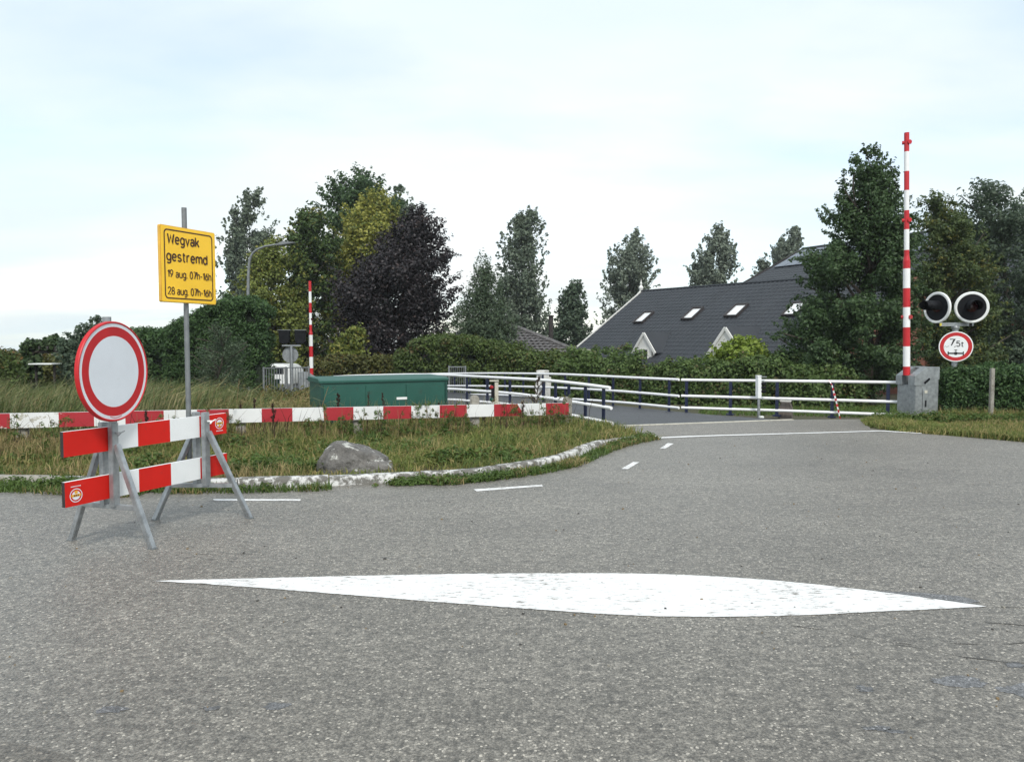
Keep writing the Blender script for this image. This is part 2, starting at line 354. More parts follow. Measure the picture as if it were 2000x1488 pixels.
class MB:
    def __init__(s): s.v = []; s.f = []; s.m = []
    def add(s, vs, fs, mi=0):
        b = len(s.v); s.v += [Vector(x) for x in vs]
        for f in fs: s.f.append([i + b for i in f]); s.m.append(mi)
    def box(s, c, size, rot=None, mi=0):
        hx, hy, hz = size[0] / 2, size[1] / 2, size[2] / 2
        vs = [Vector((x, y, z)) for x in (-hx, hx) for y in (-hy, hy) for z in (-hz, hz)]
        if rot is not None: vs = [rot @ v for v in vs]
        vs = [v + Vector(c) for v in vs]
        s.add(vs, [(0, 1, 3, 2), (4, 6, 7, 5), (0, 4, 5, 1), (2, 3, 7, 6), (0, 2, 6, 4), (1, 5, 7, 3)], mi)
    def bar(s, p0, p1, w, h, up=(0, 0, 1), mi=0):
        p0, p1 = Vector(p0), Vector(p1); d = (p1 - p0).normalized(); up = Vector(up)
        a = d.cross(up)
        if a.length < 1e-4: a = d.cross(Vector((1, 0, 0)))
        a.normalize(); b = a.cross(d).normalized()
        vs = []
        for p in (p0, p1):
            for x, y in ((-1, -1), (1, -1), (1, 1), (-1, 1)): vs.append(p + a * x * w / 2 + b * y * h / 2)
        s.add(vs, [(3, 2, 1, 0), (4, 5, 6, 7), (0, 1, 5, 4), (1, 2, 6, 5), (2, 3, 7, 6), (3, 0, 4, 7)], mi)
    def tube(s, pts, r, seg=10, mi=0, cap=True):
        pts = [Vector(p) for p in pts]; n = len(pts)
        rs = r if isinstance(r, (list, tuple)) else [r] * n
        ref = None; rings = []
        for i, p in enumerate(pts):
            d = (pts[min(i + 1, n - 1)] - pts[max(i - 1, 0)]).normalized()
            if ref is None:
                ref = d.cross(Vector((0, 0, 1)))
                if ref.length < 1e-3: ref = d.cross(Vector((1, 0, 0)))
                ref.normalize()
            ref = (ref - d * ref.dot(d)).normalized(); b = d.cross(ref)
            rings.append([p + (ref * math.cos(2 * math.pi * k / seg) + b * math.sin(2 * math.pi * k / seg)) * rs[i] for k in range(seg)])
        vs = [v for rg in rings for v in rg]; fs = []
        for i in range(n - 1):
            for k in range(seg):
                a, c = i * seg + k, i * seg + (k + 1) % seg
                fs.append((a, c, c + seg, a + seg))
        if cap:
            fs.append(tuple(range(seg))[::-1]); fs.append(tuple((n - 1) * seg + k for k in range(seg)))
        s.add(vs, fs, mi)
    def prism(s, poly, ext, mi=0):
        poly = [Vector(p) for p in poly]; ext = Vector(ext); n = len(poly)
        vs = poly + [p + ext for p in poly]
        fs = [tuple(range(n))[::-1], tuple(range(n, 2 * n))] + [(i, (i + 1) % n, n + (i + 1) % n, n + i) for i in range(n)]
        s.add(vs, fs, mi)
    def lathe(s, c, axis, prof, seg=40, mis=None, flip=False):
        """prof: [(radius, distance along axis)]; mis: material per band"""
        c = Vector(c); ax = Vector(axis).normalized()
        u = ax.cross(Vector((0, 0, 1)))
        if u.length < 1e-3: u = Vector((1, 0, 0))
        u.normalize(); w = ax.cross(u)
        b = len(s.v); idx = []
        for r, h in prof:
            if r < 1e-6:
                s.v.append(c + ax * h); idx.append([len(s.v) - 1] * seg)
            else:
                row = []
                for k in range(seg):
                    a = 2 * math.pi * k / seg
                    s.v.append(c + ax * h + (u * math.cos(a) + w * math.sin(a)) * r); row.append(len(s.v) - 1)
                idx.append(row)
        for i in range(len(prof) - 1):
            for k in range(seg):
                q = [idx[i][k], idx[i][(k + 1) % seg], idx[i + 1][(k + 1) % seg], idx[i + 1][k]]
                q2 = [];
                for t in q:
                    if t not in q2: q2.append(t)
                if len(q2) >= 3: s.f.append(q2); s.m.append(mis[i] if mis else 0)
    def build(s, name, mats, root=None, smooth=True, bevel=0.0, angle=38, fixn=True):
        me = bpy.data.meshes.new(name)
        vs = s.v
        if root is not None:
            inv = root_inv(root); vs = [inv @ v for v in vs]
        me.from_pydata([tuple(v) for v in vs], [], s.f)
        mats = mats if isinstance(mats, (list, tuple)) else [mats]
        for k in mats: me.materials.append(MATS[k])
        me.polygons.foreach_set('material_index', s.m)
        if bevel or fixn:
            bm = bmesh.new(); bm.from_mesh(me)
            if fixn: bmesh.ops.recalc_face_normals(bm, faces=bm.faces)
            if bevel:
                es = [e for e in bm.edges if len(e.link_faces) == 2 and e.calc_face_angle(0) > R(30)]
                bmesh.ops.bevel(bm, geom=es, offset=bevel, segments=2, affect='EDGES', clamp_overlap=True)
            bm.to_mesh(me); bm.free()
        if smooth:
            me.shade_smooth(); me.set_sharp_from_angle(angle=R(angle))
        me.update()
        o = bpy.data.objects.new(name, me); COL.objects.link(o)
        if root is not None: o.parent = root
        return o

def sub(parent, root, mb, name, mats, **kw):
    """a sub-part: built in the frame of the thing's root, parented to a part that has an identity transform"""
    o = mb.build(name, mats, root, **kw); o.parent = parent; return o

def np_mesh(name, verts, fsize, mats, root=None, midx=None, smooth=False):
    """verts: (n, k, 3) array of separate k-gon faces"""
    n, k = verts.shape[0], verts.shape[1]
    v = verts.reshape(-1, 3)
    if root is not None:
        M = np.array(root_inv(root)); v = v @ M[:3, :3].T + M[:3, 3]
    me = bpy.data.meshes.new(name)
    me.vertices.add(n * k); me.vertices.foreach_set('co', v.astype(np.float32).ravel())
    me.loops.add(n * k); me.loops.foreach_set('vertex_index', np.arange(n * k, dtype=np.int32))
    me.polygons.add(n); me.polygons.foreach_set('loop_start', (np.arange(n) * k).astype(np.int32))
    for q in (mats if isinstance(mats, (list, tuple)) else [mats]): me.materials.append(MATS[q])
    if midx is not None: me.polygons.foreach_set('material_index', midx.astype(np.int32))
    me.update(calc_edges=True); me.validate()
    o = bpy.data.objects.new(name, me); COL.objects.link(o)
    if root is not None: o.parent = root
    return o

def rand_unit(n):
    v = rng.normal(size=(n, 3)); return v / np.linalg.norm(v, axis=1, keepdims=True)
def leaf_quads(pos, nrm, L, Wd, droop=0.25):
    n = len(pos)
    t = np.cross(nrm, rand_unit(n)); t[:, 2] -= droop; t -= nrm * np.sum(t * nrm, 1, keepdims=True)
    t /= np.linalg.norm(t, axis=1, keepdims=True) + 1e-9
    b = np.cross(nrm, t)
    L = np.asarray(L).reshape(-1, 1) * np.ones((n, 1)); W = np.asarray(Wd).reshape(-1, 1) * np.ones((n, 1))
    fold = nrm * W * 0.25
    return np.stack([pos - t * L / 2, pos + b * W / 2 + fold - t * L * 0.06, pos + t * L / 2, pos - b * W / 2 + fold - t * L * 0.06], 1)
def clump_leaves(cen, rad, n, L, asp=0.6, squash=0.75, upbias=0.5, shell=0.55, jit=0.4, droop=0.25, axis=None, elong=None):
    w = rad ** 2; w = w / w.sum()
    k = rng.choice(len(cen), n, p=w)
    d = rand_unit(n); r = rng.random(n) ** shell
    off = d * (rad[k] * r)[:, None]; off[:, 2] *= squash
    if axis is not None:
        ax = axis[k]; pr = np.sum(off * ax, 1, keepdims=True); el = elong[k][:, None]
        lat = off - ax * pr; taper = 1 - 0.45 * np.clip(pr / (rad[k][:, None] + 1e-6), 0, 1)
        off = ax * pr * el + lat * taper / np.sqrt(el)
    pos = cen[k] + off
    nr = d * 0.8 + rand_unit(n) * 0.8; nr[:, 2] += upbias
    nr /= np.linalg.norm(nr, axis=1, keepdims=True)
    ls = L * (1 - jit / 2 + jit * rng.random(n))
    return leaf_quads(pos, nr, ls, ls * asp, droop)

def limb_tube(mb, p0, p1, r0, r1, bend=0.12, seg=6, n=5):
    p0, p1 = Vector(p0), Vector(p1); L = (p1 - p0).length
    off = Vector((random.uniform(-1, 1), random.uniform(-1, 1), random.uniform(-.2, .6))) * bend * L
    pts = []; rs = []
    for i in range(n):
        t = i / (n - 1); pts.append(p0.lerp(p1, t) + off * math.sin(math.pi * t)); rs.append(r0 + (r1 - r0) * t)
    mb.tube(pts, rs, seg)

def tree(name, label, d, outline, tx, leaf, n, L, clumps=90, rc=(0.10, 0.20), depth=0.9, group=None, cat='tree', trunk_r=0.16, squash=0.8, limbs=16, asp=0.62, lean=0.0, sparse_in=0.35, up=0.5, base_z=None, spray=0.55):
    """outline: rows (py, left px, right px) of the crown at distance d: real size, round in plan"""
    rows = sorted(outline); ys = np.array([r[0] for r in rows], float)
    zl = [at(tx, y, d).z for y in ys]
    xl = np.array([at(r[1], r[0], d).x for r in rows]); xr = np.array([at(r[2], r[0], d).x for r in rows])
    z = np.array(zl)
    bx = at(tx, 665, d).x; bz = gz(bx, d) if base_z is None else base_z
    root = thing(name, label, cat, (bx, d, bz - 0.05), 0, group)
    # sample clump centres
    zz = np.linspace(z[-1], z[0], 200)
    half = np.interp(zz, z[::-1], (xr - xl)[::-1] / 2) * 1.05; mid = np.interp(zz, z[::-1], (xr + xl)[::-1] / 2)
    p = half ** 1.3 + 0.02; p /= p.sum()
    Wm = half.max(); H = zz[-1] - zz[0]
    cen = []; rad = []; axs = []; els = []
    def addc(i, e, a, r, el):
        c = np.array((mid[i] + math.cos(a) * e, d + math.sin(a) * e * depth, zz[i] - r * 0.3 * squash))
        core = np.array((mid[max(0, i - 40)], d, zz[i] - Wm * spray))
        ax = c - core; ax = ax / np.linalg.norm(ax) + rng.normal(size=3) * .28; ax /= np.linalg.norm(ax)
        cen.append(c - ax * r * (el - 1) * .3); rad.append(r); axs.append(ax); els.append(el)
    for i in rng.choice(200, clumps, p=p):
        h = half[i]; r = min(Wm * rng.uniform(*rc) * 2, max(h * 0.9, Wm * 0.06))
        q = rng.uniform(sparse_in, 1) ** 0.6
        addc(i, max(h - r * 0.9, 0) * q * rng.uniform(0.85, 1.1), rng.uniform(0, 2 * math.pi), r, rng.uniform(1.1, 1.7))
    # small sprays along the silhouettes break up the outline
    for i in range(0, 200, max(1, int(200 / (clumps * 0.30)))):
        for sgn in (-1, 1):
            j = int(min(199, max(0, i + rng.integers(-3, 4)))); h = half[j]; r = min(Wm * rng.uniform(rc[0] * .55, rc[0] * 1.2), max(h * 0.7, Wm * 0.04))
            a = rng.uniform(-.6, .6) + (0 if sgn > 0 else math.pi)
            addc(j, max(h - r * 0.6, 0) * rng.uniform(0.78, 1.12), a, r, rng.uniform(1.5, 2.8))
    cen = np.array(cen); rad = np.array(rad)
    q = clump_leaves(cen, rad, n, L, asp, squash, up, axis=np.array(axs), elong=np.array(els))
    np_mesh('crown', q, 4, leaf, root)
    mb = MB(); top = Vector((mid[int(200 * 0.8)], d, zz[int(200 * 0.8)]))
    base = Vector((bx, d, bz - 0.1))
    pts = []; rs = []
    for i in range(9):
        t = i / 8; pts.append(base.lerp(top, t) + Vector((math.sin(t * 5 + bx) * 0.12, math.cos(t * 4 + bx) * 0.1, 0)) * min(1, t * 3)); rs.append(trunk_r * (1.25 if i == 0 else 1) * (1 - 0.85 * t))
    mb.tube(pts, rs, 9)
    idx = rng.choice(len(cen), min(limbs, len(cen)), replace=False)
    for j in idx:
        c = Vector(cen[j]); t = max(0.12, min(0.9, (c.z - base.z) / (top.z - base.z + 1e-6) - random.uniform(0.10, 0.3)))
        k = min(7, int(t * 8)); p0 = pts[k].lerp(pts[k + 1], t * 8 - k)
        limb_tube(mb, p0, c, trunk_r * (1 - 0.85 * t) * 0.5, 0.015)
    mb.build('trunk', 'bark', root)
    return root

def hedge(name, label, rows, leaf, n, L, thick=1.2, rc=0.22, clumps=260, base=None, cat='hedge', asp=0.62, under=0.0, squash=0.9, core=True, group=None, topdroop=0.0, up=0.4, rag=0.08):
    """rows: (px, py of the top edge, distance d) from left to right; the body goes down to the ground"""
    P = [at(px, py, d) for px, py, d in rows]
    xs = np.array([p.x for p in P]); yd = np.array([p.y for p in P]); zt = np.array([p.z for p in P])
    seg = np.concatenate([[0], np.cumsum(np.hypot(np.diff(xs), np.diff(yd)))]); tot = seg[-1]
    m = len(P) // 2
    bz = gz(xs[m], yd[m]) if base is None else base
    root = thing(name, label, cat, ((xs[0] + xs[-1]) / 2, (yd[0] + yd[-1]) / 2 + thick / 2, bz), 0, group)
    ang = math.atan2(yd[-1] - yd[0], xs[-1] - xs[0]); nx, ny = -math.sin(ang), math.cos(ang)
    cen = []; rad = []
    for i in range(clumps):
        s = rng.uniform(0, tot); x = np.interp(s, seg, xs); y = np.interp(s, seg, yd); zT = np.interp(s, seg, zt)
        r = rc * rng.uniform(0.5, 1.5); k = rng.random()
        if k < 0.62:   # front face
            h = rng.uniform(0, 1); w = r * 0.5 + under * (1 - h) + rng.uniform(0, 0.1)
            z = bz + (zT - bz - r * 0.6) * h
        elif k < 0.88: # top
            w = rng.uniform(0.1, thick); z = zT - r * 0.75 - topdroop * w + rng.normal() * rag
        else:          # ends and back
            w = rng.uniform(0.2, thick); z = bz + (zT - bz - r) * rng.random()
            if rng.random() < 0.6:
                e = 0 if rng.random() < 0.5 else tot
                x = np.interp(e, seg, xs); y = np.interp(e, seg, yd); zT = np.interp(e, seg, zt); z = min(z, zT - r)
            else: w = thick
        cen.append((x + nx * w, y + ny * w, z)); rad.append(r)
    q = clump_leaves(np.array(cen), np.array(rad), n, L, asp, squash, up)
    np_mesh('foliage', q, 4, leaf, root)
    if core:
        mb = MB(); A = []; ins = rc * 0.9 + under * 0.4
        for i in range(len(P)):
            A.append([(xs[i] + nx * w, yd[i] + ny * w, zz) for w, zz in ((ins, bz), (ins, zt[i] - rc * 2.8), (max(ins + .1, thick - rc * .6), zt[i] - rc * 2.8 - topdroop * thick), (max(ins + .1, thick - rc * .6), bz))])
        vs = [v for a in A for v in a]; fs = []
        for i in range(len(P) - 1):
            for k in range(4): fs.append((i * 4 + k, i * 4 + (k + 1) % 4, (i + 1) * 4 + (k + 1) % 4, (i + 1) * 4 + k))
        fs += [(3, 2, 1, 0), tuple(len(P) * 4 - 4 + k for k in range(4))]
        mb.add(vs, fs); mb.build('dark_core', 'core_dark', root, smooth=False)  # solid filler body, coloured as the shaded inside of the hedge
    return root

def in_poly(x, y, poly):
    ins = np.zeros(len(x), bool); n = len(poly); j = n - 1
    for i in range(n):
        xi, yi = poly[i]; xj, yj = poly[j]
        c = ((yi > y) != (yj > y)) & (x < (xj - xi) * (y - yi) / (yj - yi + 1e-12) + xi); ins ^= c; j = i
    return ins
def scatter(poly, n):
    poly = np.array(poly); lo, hi = poly.min(0), poly.max(0); X = np.zeros((0, 2))
    while len(X) < n:
        c = rng.uniform(lo, hi, (n * 2, 2)); X = np.vstack([X, c[in_poly(c[:, 0], c[:, 1], poly)]])
    return X[:n]
def patchy(X, scale, thr, soft=0.15, seed=0.0):
    v = np.array([mnoise.noise(Vector((x * scale + seed, y * scale, seed))) for x, y in X])
    return X[rng.random(len(X)) < np.clip((v - thr) / soft + 0.5, 0, 1)]
def blade_quads(X, h, w, lean=0.5, z0=None, wind=(0.0, 0.0)):
    """each blade: a bent strip of two quads"""
    n = len(X); h = np.asarray(h) * np.ones(n); w = np.asarray(w) * np.ones(n)
    z = np.array([gz(x, y) for x, y in X]) if z0 is None else np.asarray(z0) * np.ones(n)
    a = rng.uniform(0, 2 * math.pi, n); side = np.stack([np.cos(a), np.sin(a), np.zeros(n)], 1)
    la = rng.uniform(0, 2 * math.pi, n); lm = rng.random(n) * lean
    ld = np.stack([np.cos(la) * lm + wind[0], np.sin(la) * lm + wind[1], np.zeros(n)], 1)
    p0 = np.column_stack([X, z - 0.01]); H = h[:, None]; upv = np.array([0, 0, 1.0])
    p1 = p0 + H * (0.55 * upv + 0.25 * ld); p2 = p0 + H * (0.95 * upv * (1 - 0.3 * np.minimum(1, np.linalg.norm(ld, axis=1, keepdims=True))) + 0.9 * ld)
    W = (side * w[:, None]) / 2
    q1 = np.stack([p0 - W, p0 + W, p1 + W * 0.8, p1 - W * 0.8], 1); q2 = np.stack([p1 - W * 0.8, p1 + W * 0.8, p2 + W * 0.12, p2 - W * 0.12], 1)
    return np.concatenate([q1, q2])

def blade_mesh(name, parts, root=None):
    """parts: list of (X, height, width, lean, wind, z0, material index); mats list follows"""
    V = []; MI = []
    for X, h, w, lean, wind, z0, mi in parts:
        n = len(X)
        q = blade_quads(X, h, w, lean, z0, wind); a, b = q[:n], q[n:]
        V.append(np.stack([a[:, 0], a[:, 1], a[:, 2], a[:, 3], b[:, 2], b[:, 3]], 1)); MI.append(np.full(n, mi))
    return np.concatenate(V), np.concatenate(MI)
def blades(name, parts, mats):
    V, MI = blade_mesh(name, parts); n = len(V)
    me = bpy.data.meshes.new(name)
    me.vertices.add(n * 6); me.vertices.foreach_set('co', V.astype(np.float32).ravel())
    base = (np.arange(n) * 6)[:, None]
    lv = np.concatenate([base + np.array([0, 1, 2, 3]), base + np.array([3, 2, 4, 5])], 1).ravel()
    me.loops.add(n * 8); me.loops.foreach_set('vertex_index', lv.astype(np.int32))
    me.polygons.add(n * 2); me.polygons.foreach_set('loop_start', (np.arange(n * 2) * 4).astype(np.int32))
    for m in mats: me.materials.append(MATS[m])
    me.polygons.foreach_set('material_index', np.repeat(MI, 2).astype(np.int32))
    me.update(calc_edges=True); me.validate()
    o = bpy.data.objects.new(name, me); COL.objects.link(o); return o

def arc(cx_, cy_, rx, ry, a0, a1, n=14):
    return [(cx_ + rx * math.cos(R(a0 + (a1 - a0) * i / n)), cy_ + ry * math.sin(R(a0 + (a1 - a0) * i / n))) for i in range(n + 1)]
# road sign lettering drawn as strokes: (advance, strokes), capital height 1
GLYPH = {
    'W': (.84, [[(0, 1), (.21, 0), (.42, .8), (.63, 0), (.84, 1)]]), 'e': (.5, [[(.02, .37), (.48, .37)], arc(.25, .36, .25, .36, 4, 318)]),
    'g': (.5, [arc(.25, .37, .25, .35, 0, 360, 20), [(.5, .72), (.5, -.06)] + arc(.25, -.08, .25, .21, 0, -145)]), 'v': (.5, [[(0, .72), (.25, 0), (.5, .72)]]),
    'a': (.48, [arc(.24, .49, .23, .23, 160, 0) + [(.47, 0)], arc(.22, .2, .22, .2, 0, 360, 18)]), 'k': (.48, [[(0, 1), (0, 0)], [(.45, .72), (.03, .27)], [(.17, .43), (.48, 0)]]),
    's': (.44, [arc(.22, .54, .2, .18, 25, 268) + arc(.22, .18, .22, .18, 88, -158)]), 't': (.36, [[(.14, .95), (.14, .15)] + arc(.28, .15, .14, .15, 180, 285), [(0, .72), (.34, .72)]]),
    'r': (.34, [[(0, .72), (0, 0)], arc(.22, .43, .22, .29, 180, 65)]), 'm': (.8, [[(0, .72), (0, 0)], arc(.2, .49, .2, .23, 180, 0) + [(.4, 0)], arc(.6, .49, .2, .23, 180, 0) + [(.8, 0)]]),
    'd': (.5, [arc(.25, .36, .25, .36, 0, 360, 20), [(.5, 1), (.5, 0)]]), 'u': (.48, [[(0, .72)] + arc(.24, .23, .24, .23, 180, 360) + [(.48, .3)], [(.48, .72), (.48, 0)]]),
    '.': (.06, [[(.03, 0), (.03, .09)]]), ',': (.08, [[(.06, .08), (-.02, -.14)]]), '0': (.5, [arc(.25, .5, .25, .5, 0, 360, 24)]), '7': (.5, [[(0, 1), (.5, 1), (.17, 0)]]),
    'h': (.46, [[(0, 1), (0, 0)], arc(.23, .47, .23, .25, 180, 0) + [(.46, 0)]]), '-': (.3, [[(0, .42), (.3, .42)]]), '1': (.24, [[(0, .78), (.22, 1), (.22, 0)]]),
    '6': (.5, [arc(.25, .3, .25, .3, 0, 360, 20), [(.42, 1), (.12, .62), (.01, .34)]]), '2': (.5, [arc(.25, .74, .25, .26, 170, -25) + [(0, 0), (.52, 0)]]),
    '8': (.5, [arc(.25, .76, .21, .24, 0, 360, 18), arc(.25, .26, .26, .26, 0, 360, 20)]), '9': (.5, [arc(.25, .7, .25, .3, 0, 360, 20), [(.49, .66), (.38, .38), (.1, 0)]]),
    '5': (.5, [[(.45, 1), (.06, 1), (.03, .56)] + arc(.23, .34, .25, .33, 120, -150)]), ' ': (.16, [])}
def put_text(mb, s, org, U, Vv, x0, x1, yb, cap, stroke, mi=0):
    """lettering from x0 to x1 with baseline yb and capital height cap, in the plane org + U*x + V*y"""
    Wn = U.cross(Vv); adv = 0; lay = []
    for ch in s:
        w, st = GLYPH[ch]
        for q in st: lay.append([(adv + x, y) for x, y in q])
        adv += w + .21
    adv -= .21; sx = (x1 - x0) / adv
    for i, q in enumerate(lay):
        P = [(x0 + x * sx, yb + y * cap) for x, y in q]; n = len(P); L_ = []
        closed = math.dist(P[0], P[-1]) < 1e-6
        for k in range(n):
            a_, b_ = P[(k - 1) if k else (n - 2 if closed else 0)], P[(k + 1) if k < n - 1 else (1 if closed else n - 1)]
            dx, dy = b_[0] - a_[0], b_[1] - a_[1]; l = math.hypot(dx, dy) or 1; nx_, ny_ = -dy / l, dx / l
            c_, d_ = (P[k - 1], P[k]) if k else (P[0], P[1]); ex, ey = d_[0] - c_[0], d_[1] - c_[1]; el = math.hypot(ex, ey) or 1
            m = min(2.2, 1 / max(.3, abs(nx_ * -ey / el + ny_ * ex / el))); L_.append((P[k], (nx_ * m * stroke / 2, ny_ * m * stroke / 2)))
        vs = []
        for (x, y), (ox, oy) in L_:
            for sg_ in (1, -1): vs.append(Vector(org) + U * (x + ox * sg_) + Vv * (y + oy * sg_) + Wn * (.00018 * i))
        mb.add(vs, [(2 * k, 2 * k + 1, 2 * k + 3, 2 * k + 2) for k in range(n - 1)], mi)
def flat_ring(mb, c, U, Vv, ri, ro, seg=36, mi=0, sx=1.0):
    vs = []
    for k in range(seg):
        a = 2 * math.pi * k / seg
        for r in (ri, ro): vs.append(Vector(c) + U * math.cos(a) * r * sx + Vv * math.sin(a) * r)
    if ri <= 1e-6:
        mb.add([vs[2 * k + 1] for k in range(seg)], [tuple(range(seg))], mi)
    else:
        mb.add(vs, [(2 * k, 2 * k + 1, 2 * ((k + 1) % seg) + 1, 2 * ((k + 1) % seg)) for k in range(seg)], mi)
def on_line(p, d, px, py=760):
    """the point of the plan line p + s*d that lies behind pixel column px"""
    r = ray(px, py); k = r.x / r.y
    s = (k * p[1] - p[0]) / (d[0] - k * d[1]); return Vector((p[0] + d[0] * s, p[1] + d[1] * s, 0))
def sheet(name, pts, z, mat, kind='structure'):
    mb = MB(); mb.add([(p.x, p.y, z) for p in pts], [tuple(range(len(pts)))])
    o = mb.build(name, mat, smooth=False); tag(o, kind=kind)
    if o.data.polygons[0].normal.z < 0: o.data.flip_normals()
    return o

# ================================================================== GROUND, ROADS, MARKINGS
gx = np.unique(np.concatenate([np.linspace(-520, -60, 14), np.linspace(-60, 60, 121), np.linspace(60, 520, 14)]))
gy = np.unique(np.concatenate([np.linspace(-120, -10, 6), np.linspace(-10, 12, 12), np.linspace(12, 24, 49), np.linspace(24, 110, 60), np.linspace(110, 500, 16)]))
vs = []; fs = []
for j, y in enumerate(gy):
    for x in gx:
        h = gz(x, y) - 0.015
        if y > 16: h += 0.05 * mnoise.noise(Vector((x * .3, y * .3, 0)))
        vs.append((x, y, h))
nx = len(gx)
for j in range(len(gy) - 1):
    for i in range(nx - 1): fs.append((j * nx + i, j * nx + i + 1, (j + 1) * nx + i + 1, (j + 1) * nx + i))
mb = MB(); mb.add(vs, fs); tag(mb.build('ground', 'soil', fixn=False), kind='structure')

road_px = [(-900, 985), (-300, 972), (0, 962), (250, 958), (420, 952), (600, 948), (700, 943), (800, 938), (900, 934), (1000, 922), (1060, 912), (1110, 899), (1150, 882), (1200, 866), (1262, 853),
           (1225, 842), (1190, 832.5), (1545, 819.5), (1690, 819), (1700, 838), (1760, 844), (1850, 851), (2000, 864), (2200, 885), (2600, 930)]
rp = [G(x, y) for x, y in road_px] + [Vector((22, 4, 0)), Vector((60, 2, 0)), Vector((60, -40, 0)), Vector((-60, -40, 0)), Vector((-60, 7.2, 0))]
sheet('road', rp, 0.004, 'asphalt')
sheet('bridge_approach', [G(x, y) for x, y in [(1284, 853.5), (1400, 849.5), (1500, 847), (1600, 844.5), (1700, 841.5), (1690, 826), (1690, 820), (1545, 820), (1192, 833), (1232, 842)]], 0.008, 'asphalt_lip')

def mark(pts, z=0.0075, mat='road_paint'):
    P = [G(x, y) for x, y in pts]; Q = []
    for i in range(len(P)):
        a, b = P[i], P[(i + 1) % len(P)]; n = max(1, int((b - a).length / .018))
        for k in range(n):
            p = a.lerp(b, k / n); j = .0045 if 0 < k else 0
            Q.append(p + Vector((mnoise.noise(p * 31), mnoise.noise(p * 27 + Vector((5, 5, 0))) * 1.6, 0)) * j)
    return sheet('road_marking', Q, z, mat)
lens = [(300, 1136), (400, 1133.2), (500, 1130.8), (600, 1128.4), (700, 1126), (800, 1124), (900, 1122.3), (1050, 1121), (1200, 1121), (1300, 1123), (1400, 1127), (1500, 1134), (1600, 1143.5), (1700, 1155), (1800, 1168), (1927, 1186),
        (1800, 1192.5), (1700, 1197), (1600, 1202), (1500, 1205.2), (1400, 1206.6), (1300, 1205.6), (1220, 1203), (1150, 1199), (1000, 1188.5), (850, 1177), (700, 1165), (600, 1157), (500, 1149), (400, 1142)]
mark(lens)
mark([(416, 975.5), (588, 976), (586, 979), (418, 979)])
mark([(925, 956.5), (1058, 947.6), (1061, 950.6), (931, 960.5)])
mark([(1213, 916.5), (1237, 903), (1249, 903.3), (1226, 917)])
mark([(1289, 876.5), (1304, 866), (1316, 867), (1300, 876.5)])
mark([(1984, 857.5), (2060, 864), (2060, 867.5), (1972, 859.5)])
top = [(1288, 854.6), (1340, 852.4), (1400, 850.4), (1500, 847.8), (1600, 845.2), (1680, 842.8), (1725, 841.8), (1800, 846.6)]
bot = [(1800, 848), (1725, 843.4), (1680, 844.4), (1600, 847), (1500, 849.8), (1400, 852.6), (1340, 855), (1284, 857.4)]
mark(top + bot, 0.011)
mark([(1266, 851), (1276, 851), (1292, 854.8), (1284, 856)], 0.013)
# sealed repairs in the asphalt
def blob_patch(px, py, rx, ry, seedv):
    c = G(px, py); pts = []
    for k in range(60):
        a = 2 * math.pi * k / 60; q = 1 + 0.5 * mnoise.noise(Vector((math.cos(a) * 1.3 + seedv, math.sin(a) * 1.3, seedv))) + .35 * mnoise.noise(Vector((math.cos(a) * 4 + seedv, math.sin(a) * 4, seedv)))
        pts.append(Vector((c.x + rx * q * math.cos(a), c.y + ry * q * math.sin(a), 0)))
    sheet('road_patch', pts, 0.0055, 'asphalt_patch')
for i, (px, py, rx, ry) in enumerate([(1880, 1334, .125, .055), (1985, 1350, .10, .06), (1690, 1347, .05, .03), (1715, 1424, .055, .02), (1750, 1430, .04, .015), (215, 1388, .055, .03), (540, 1380, .05, .03), (415, 1385, .035, .02), (1985, 1300, .05, .03)]):
    blob_patch(px, py, rx, ry, i * 3.7)

sheet('road_patch', [G(x, y) for x, y in [(1640, 1150), (1700, 1155), (1790, 1158), (1880, 1166), (1915, 1176), (1890, 1180), (1840, 1172), (1760, 1163), (1690, 1157)]], 0.0058, 'asphalt_patch')
sheet('road_stain', [G(x, y) for x, y in [(-60, 1448), (30, 1452), (75, 1462), (120, 1474), (150, 1490), (90, 1510), (-60, 1520)]], 0.0056, 'asphalt_stain')
def crack(pts, w=.006):
    P = [G(x, y) for x, y in pts]; Q = []
    for i in range(len(P) - 1):
        for k in range(9):
            t = k / 9; p = P[i].lerp(P[i + 1], t); Q.append(p + Vector((0, .014 * mnoise.noise(p * 9), 0)))
    Q.append(P[-1]); mb = MB(); vs = []
    for i, p in enumerate(Q):
        ww = w * max(.04, .25 + 1.5 * mnoise.noise(p * 5 + Vector((3, 0, 0)))) * (0.2 if i in (0, len(Q) - 1) else 1)
        vs += [(p.x, p.y - ww, .0057), (p.x, p.y + ww, .0057)]
    mb.add(vs, [(2 * i, 2 * i + 2, 2 * i + 3, 2 * i + 1) for i in range(len(Q) - 1)]); tag(mb.build('road_crack', 'crack', smooth=False), kind='structure')
crack([(1545, 1222), (1620, 1233), (1700, 1250), (1790, 1262)], .004)
crack([(1700, 1252), (1800, 1268), (1880, 1284), (1960, 1293), (2060, 1300)], .006)
crack([(1850, 1258), (1930, 1261), (2040, 1252)], .006)
crack([(1925, 1188), (1965, 1187), (2050, 1189)], .009)
crack([(1860, 1205), (1930, 1217), (2060, 1228)], .006)
crack([(1640, 1127), (1690, 1131), (1730, 1139)], .004)
crack([(360, 1085), (430, 1083), (520, 1084)], .003)
gm = MB()
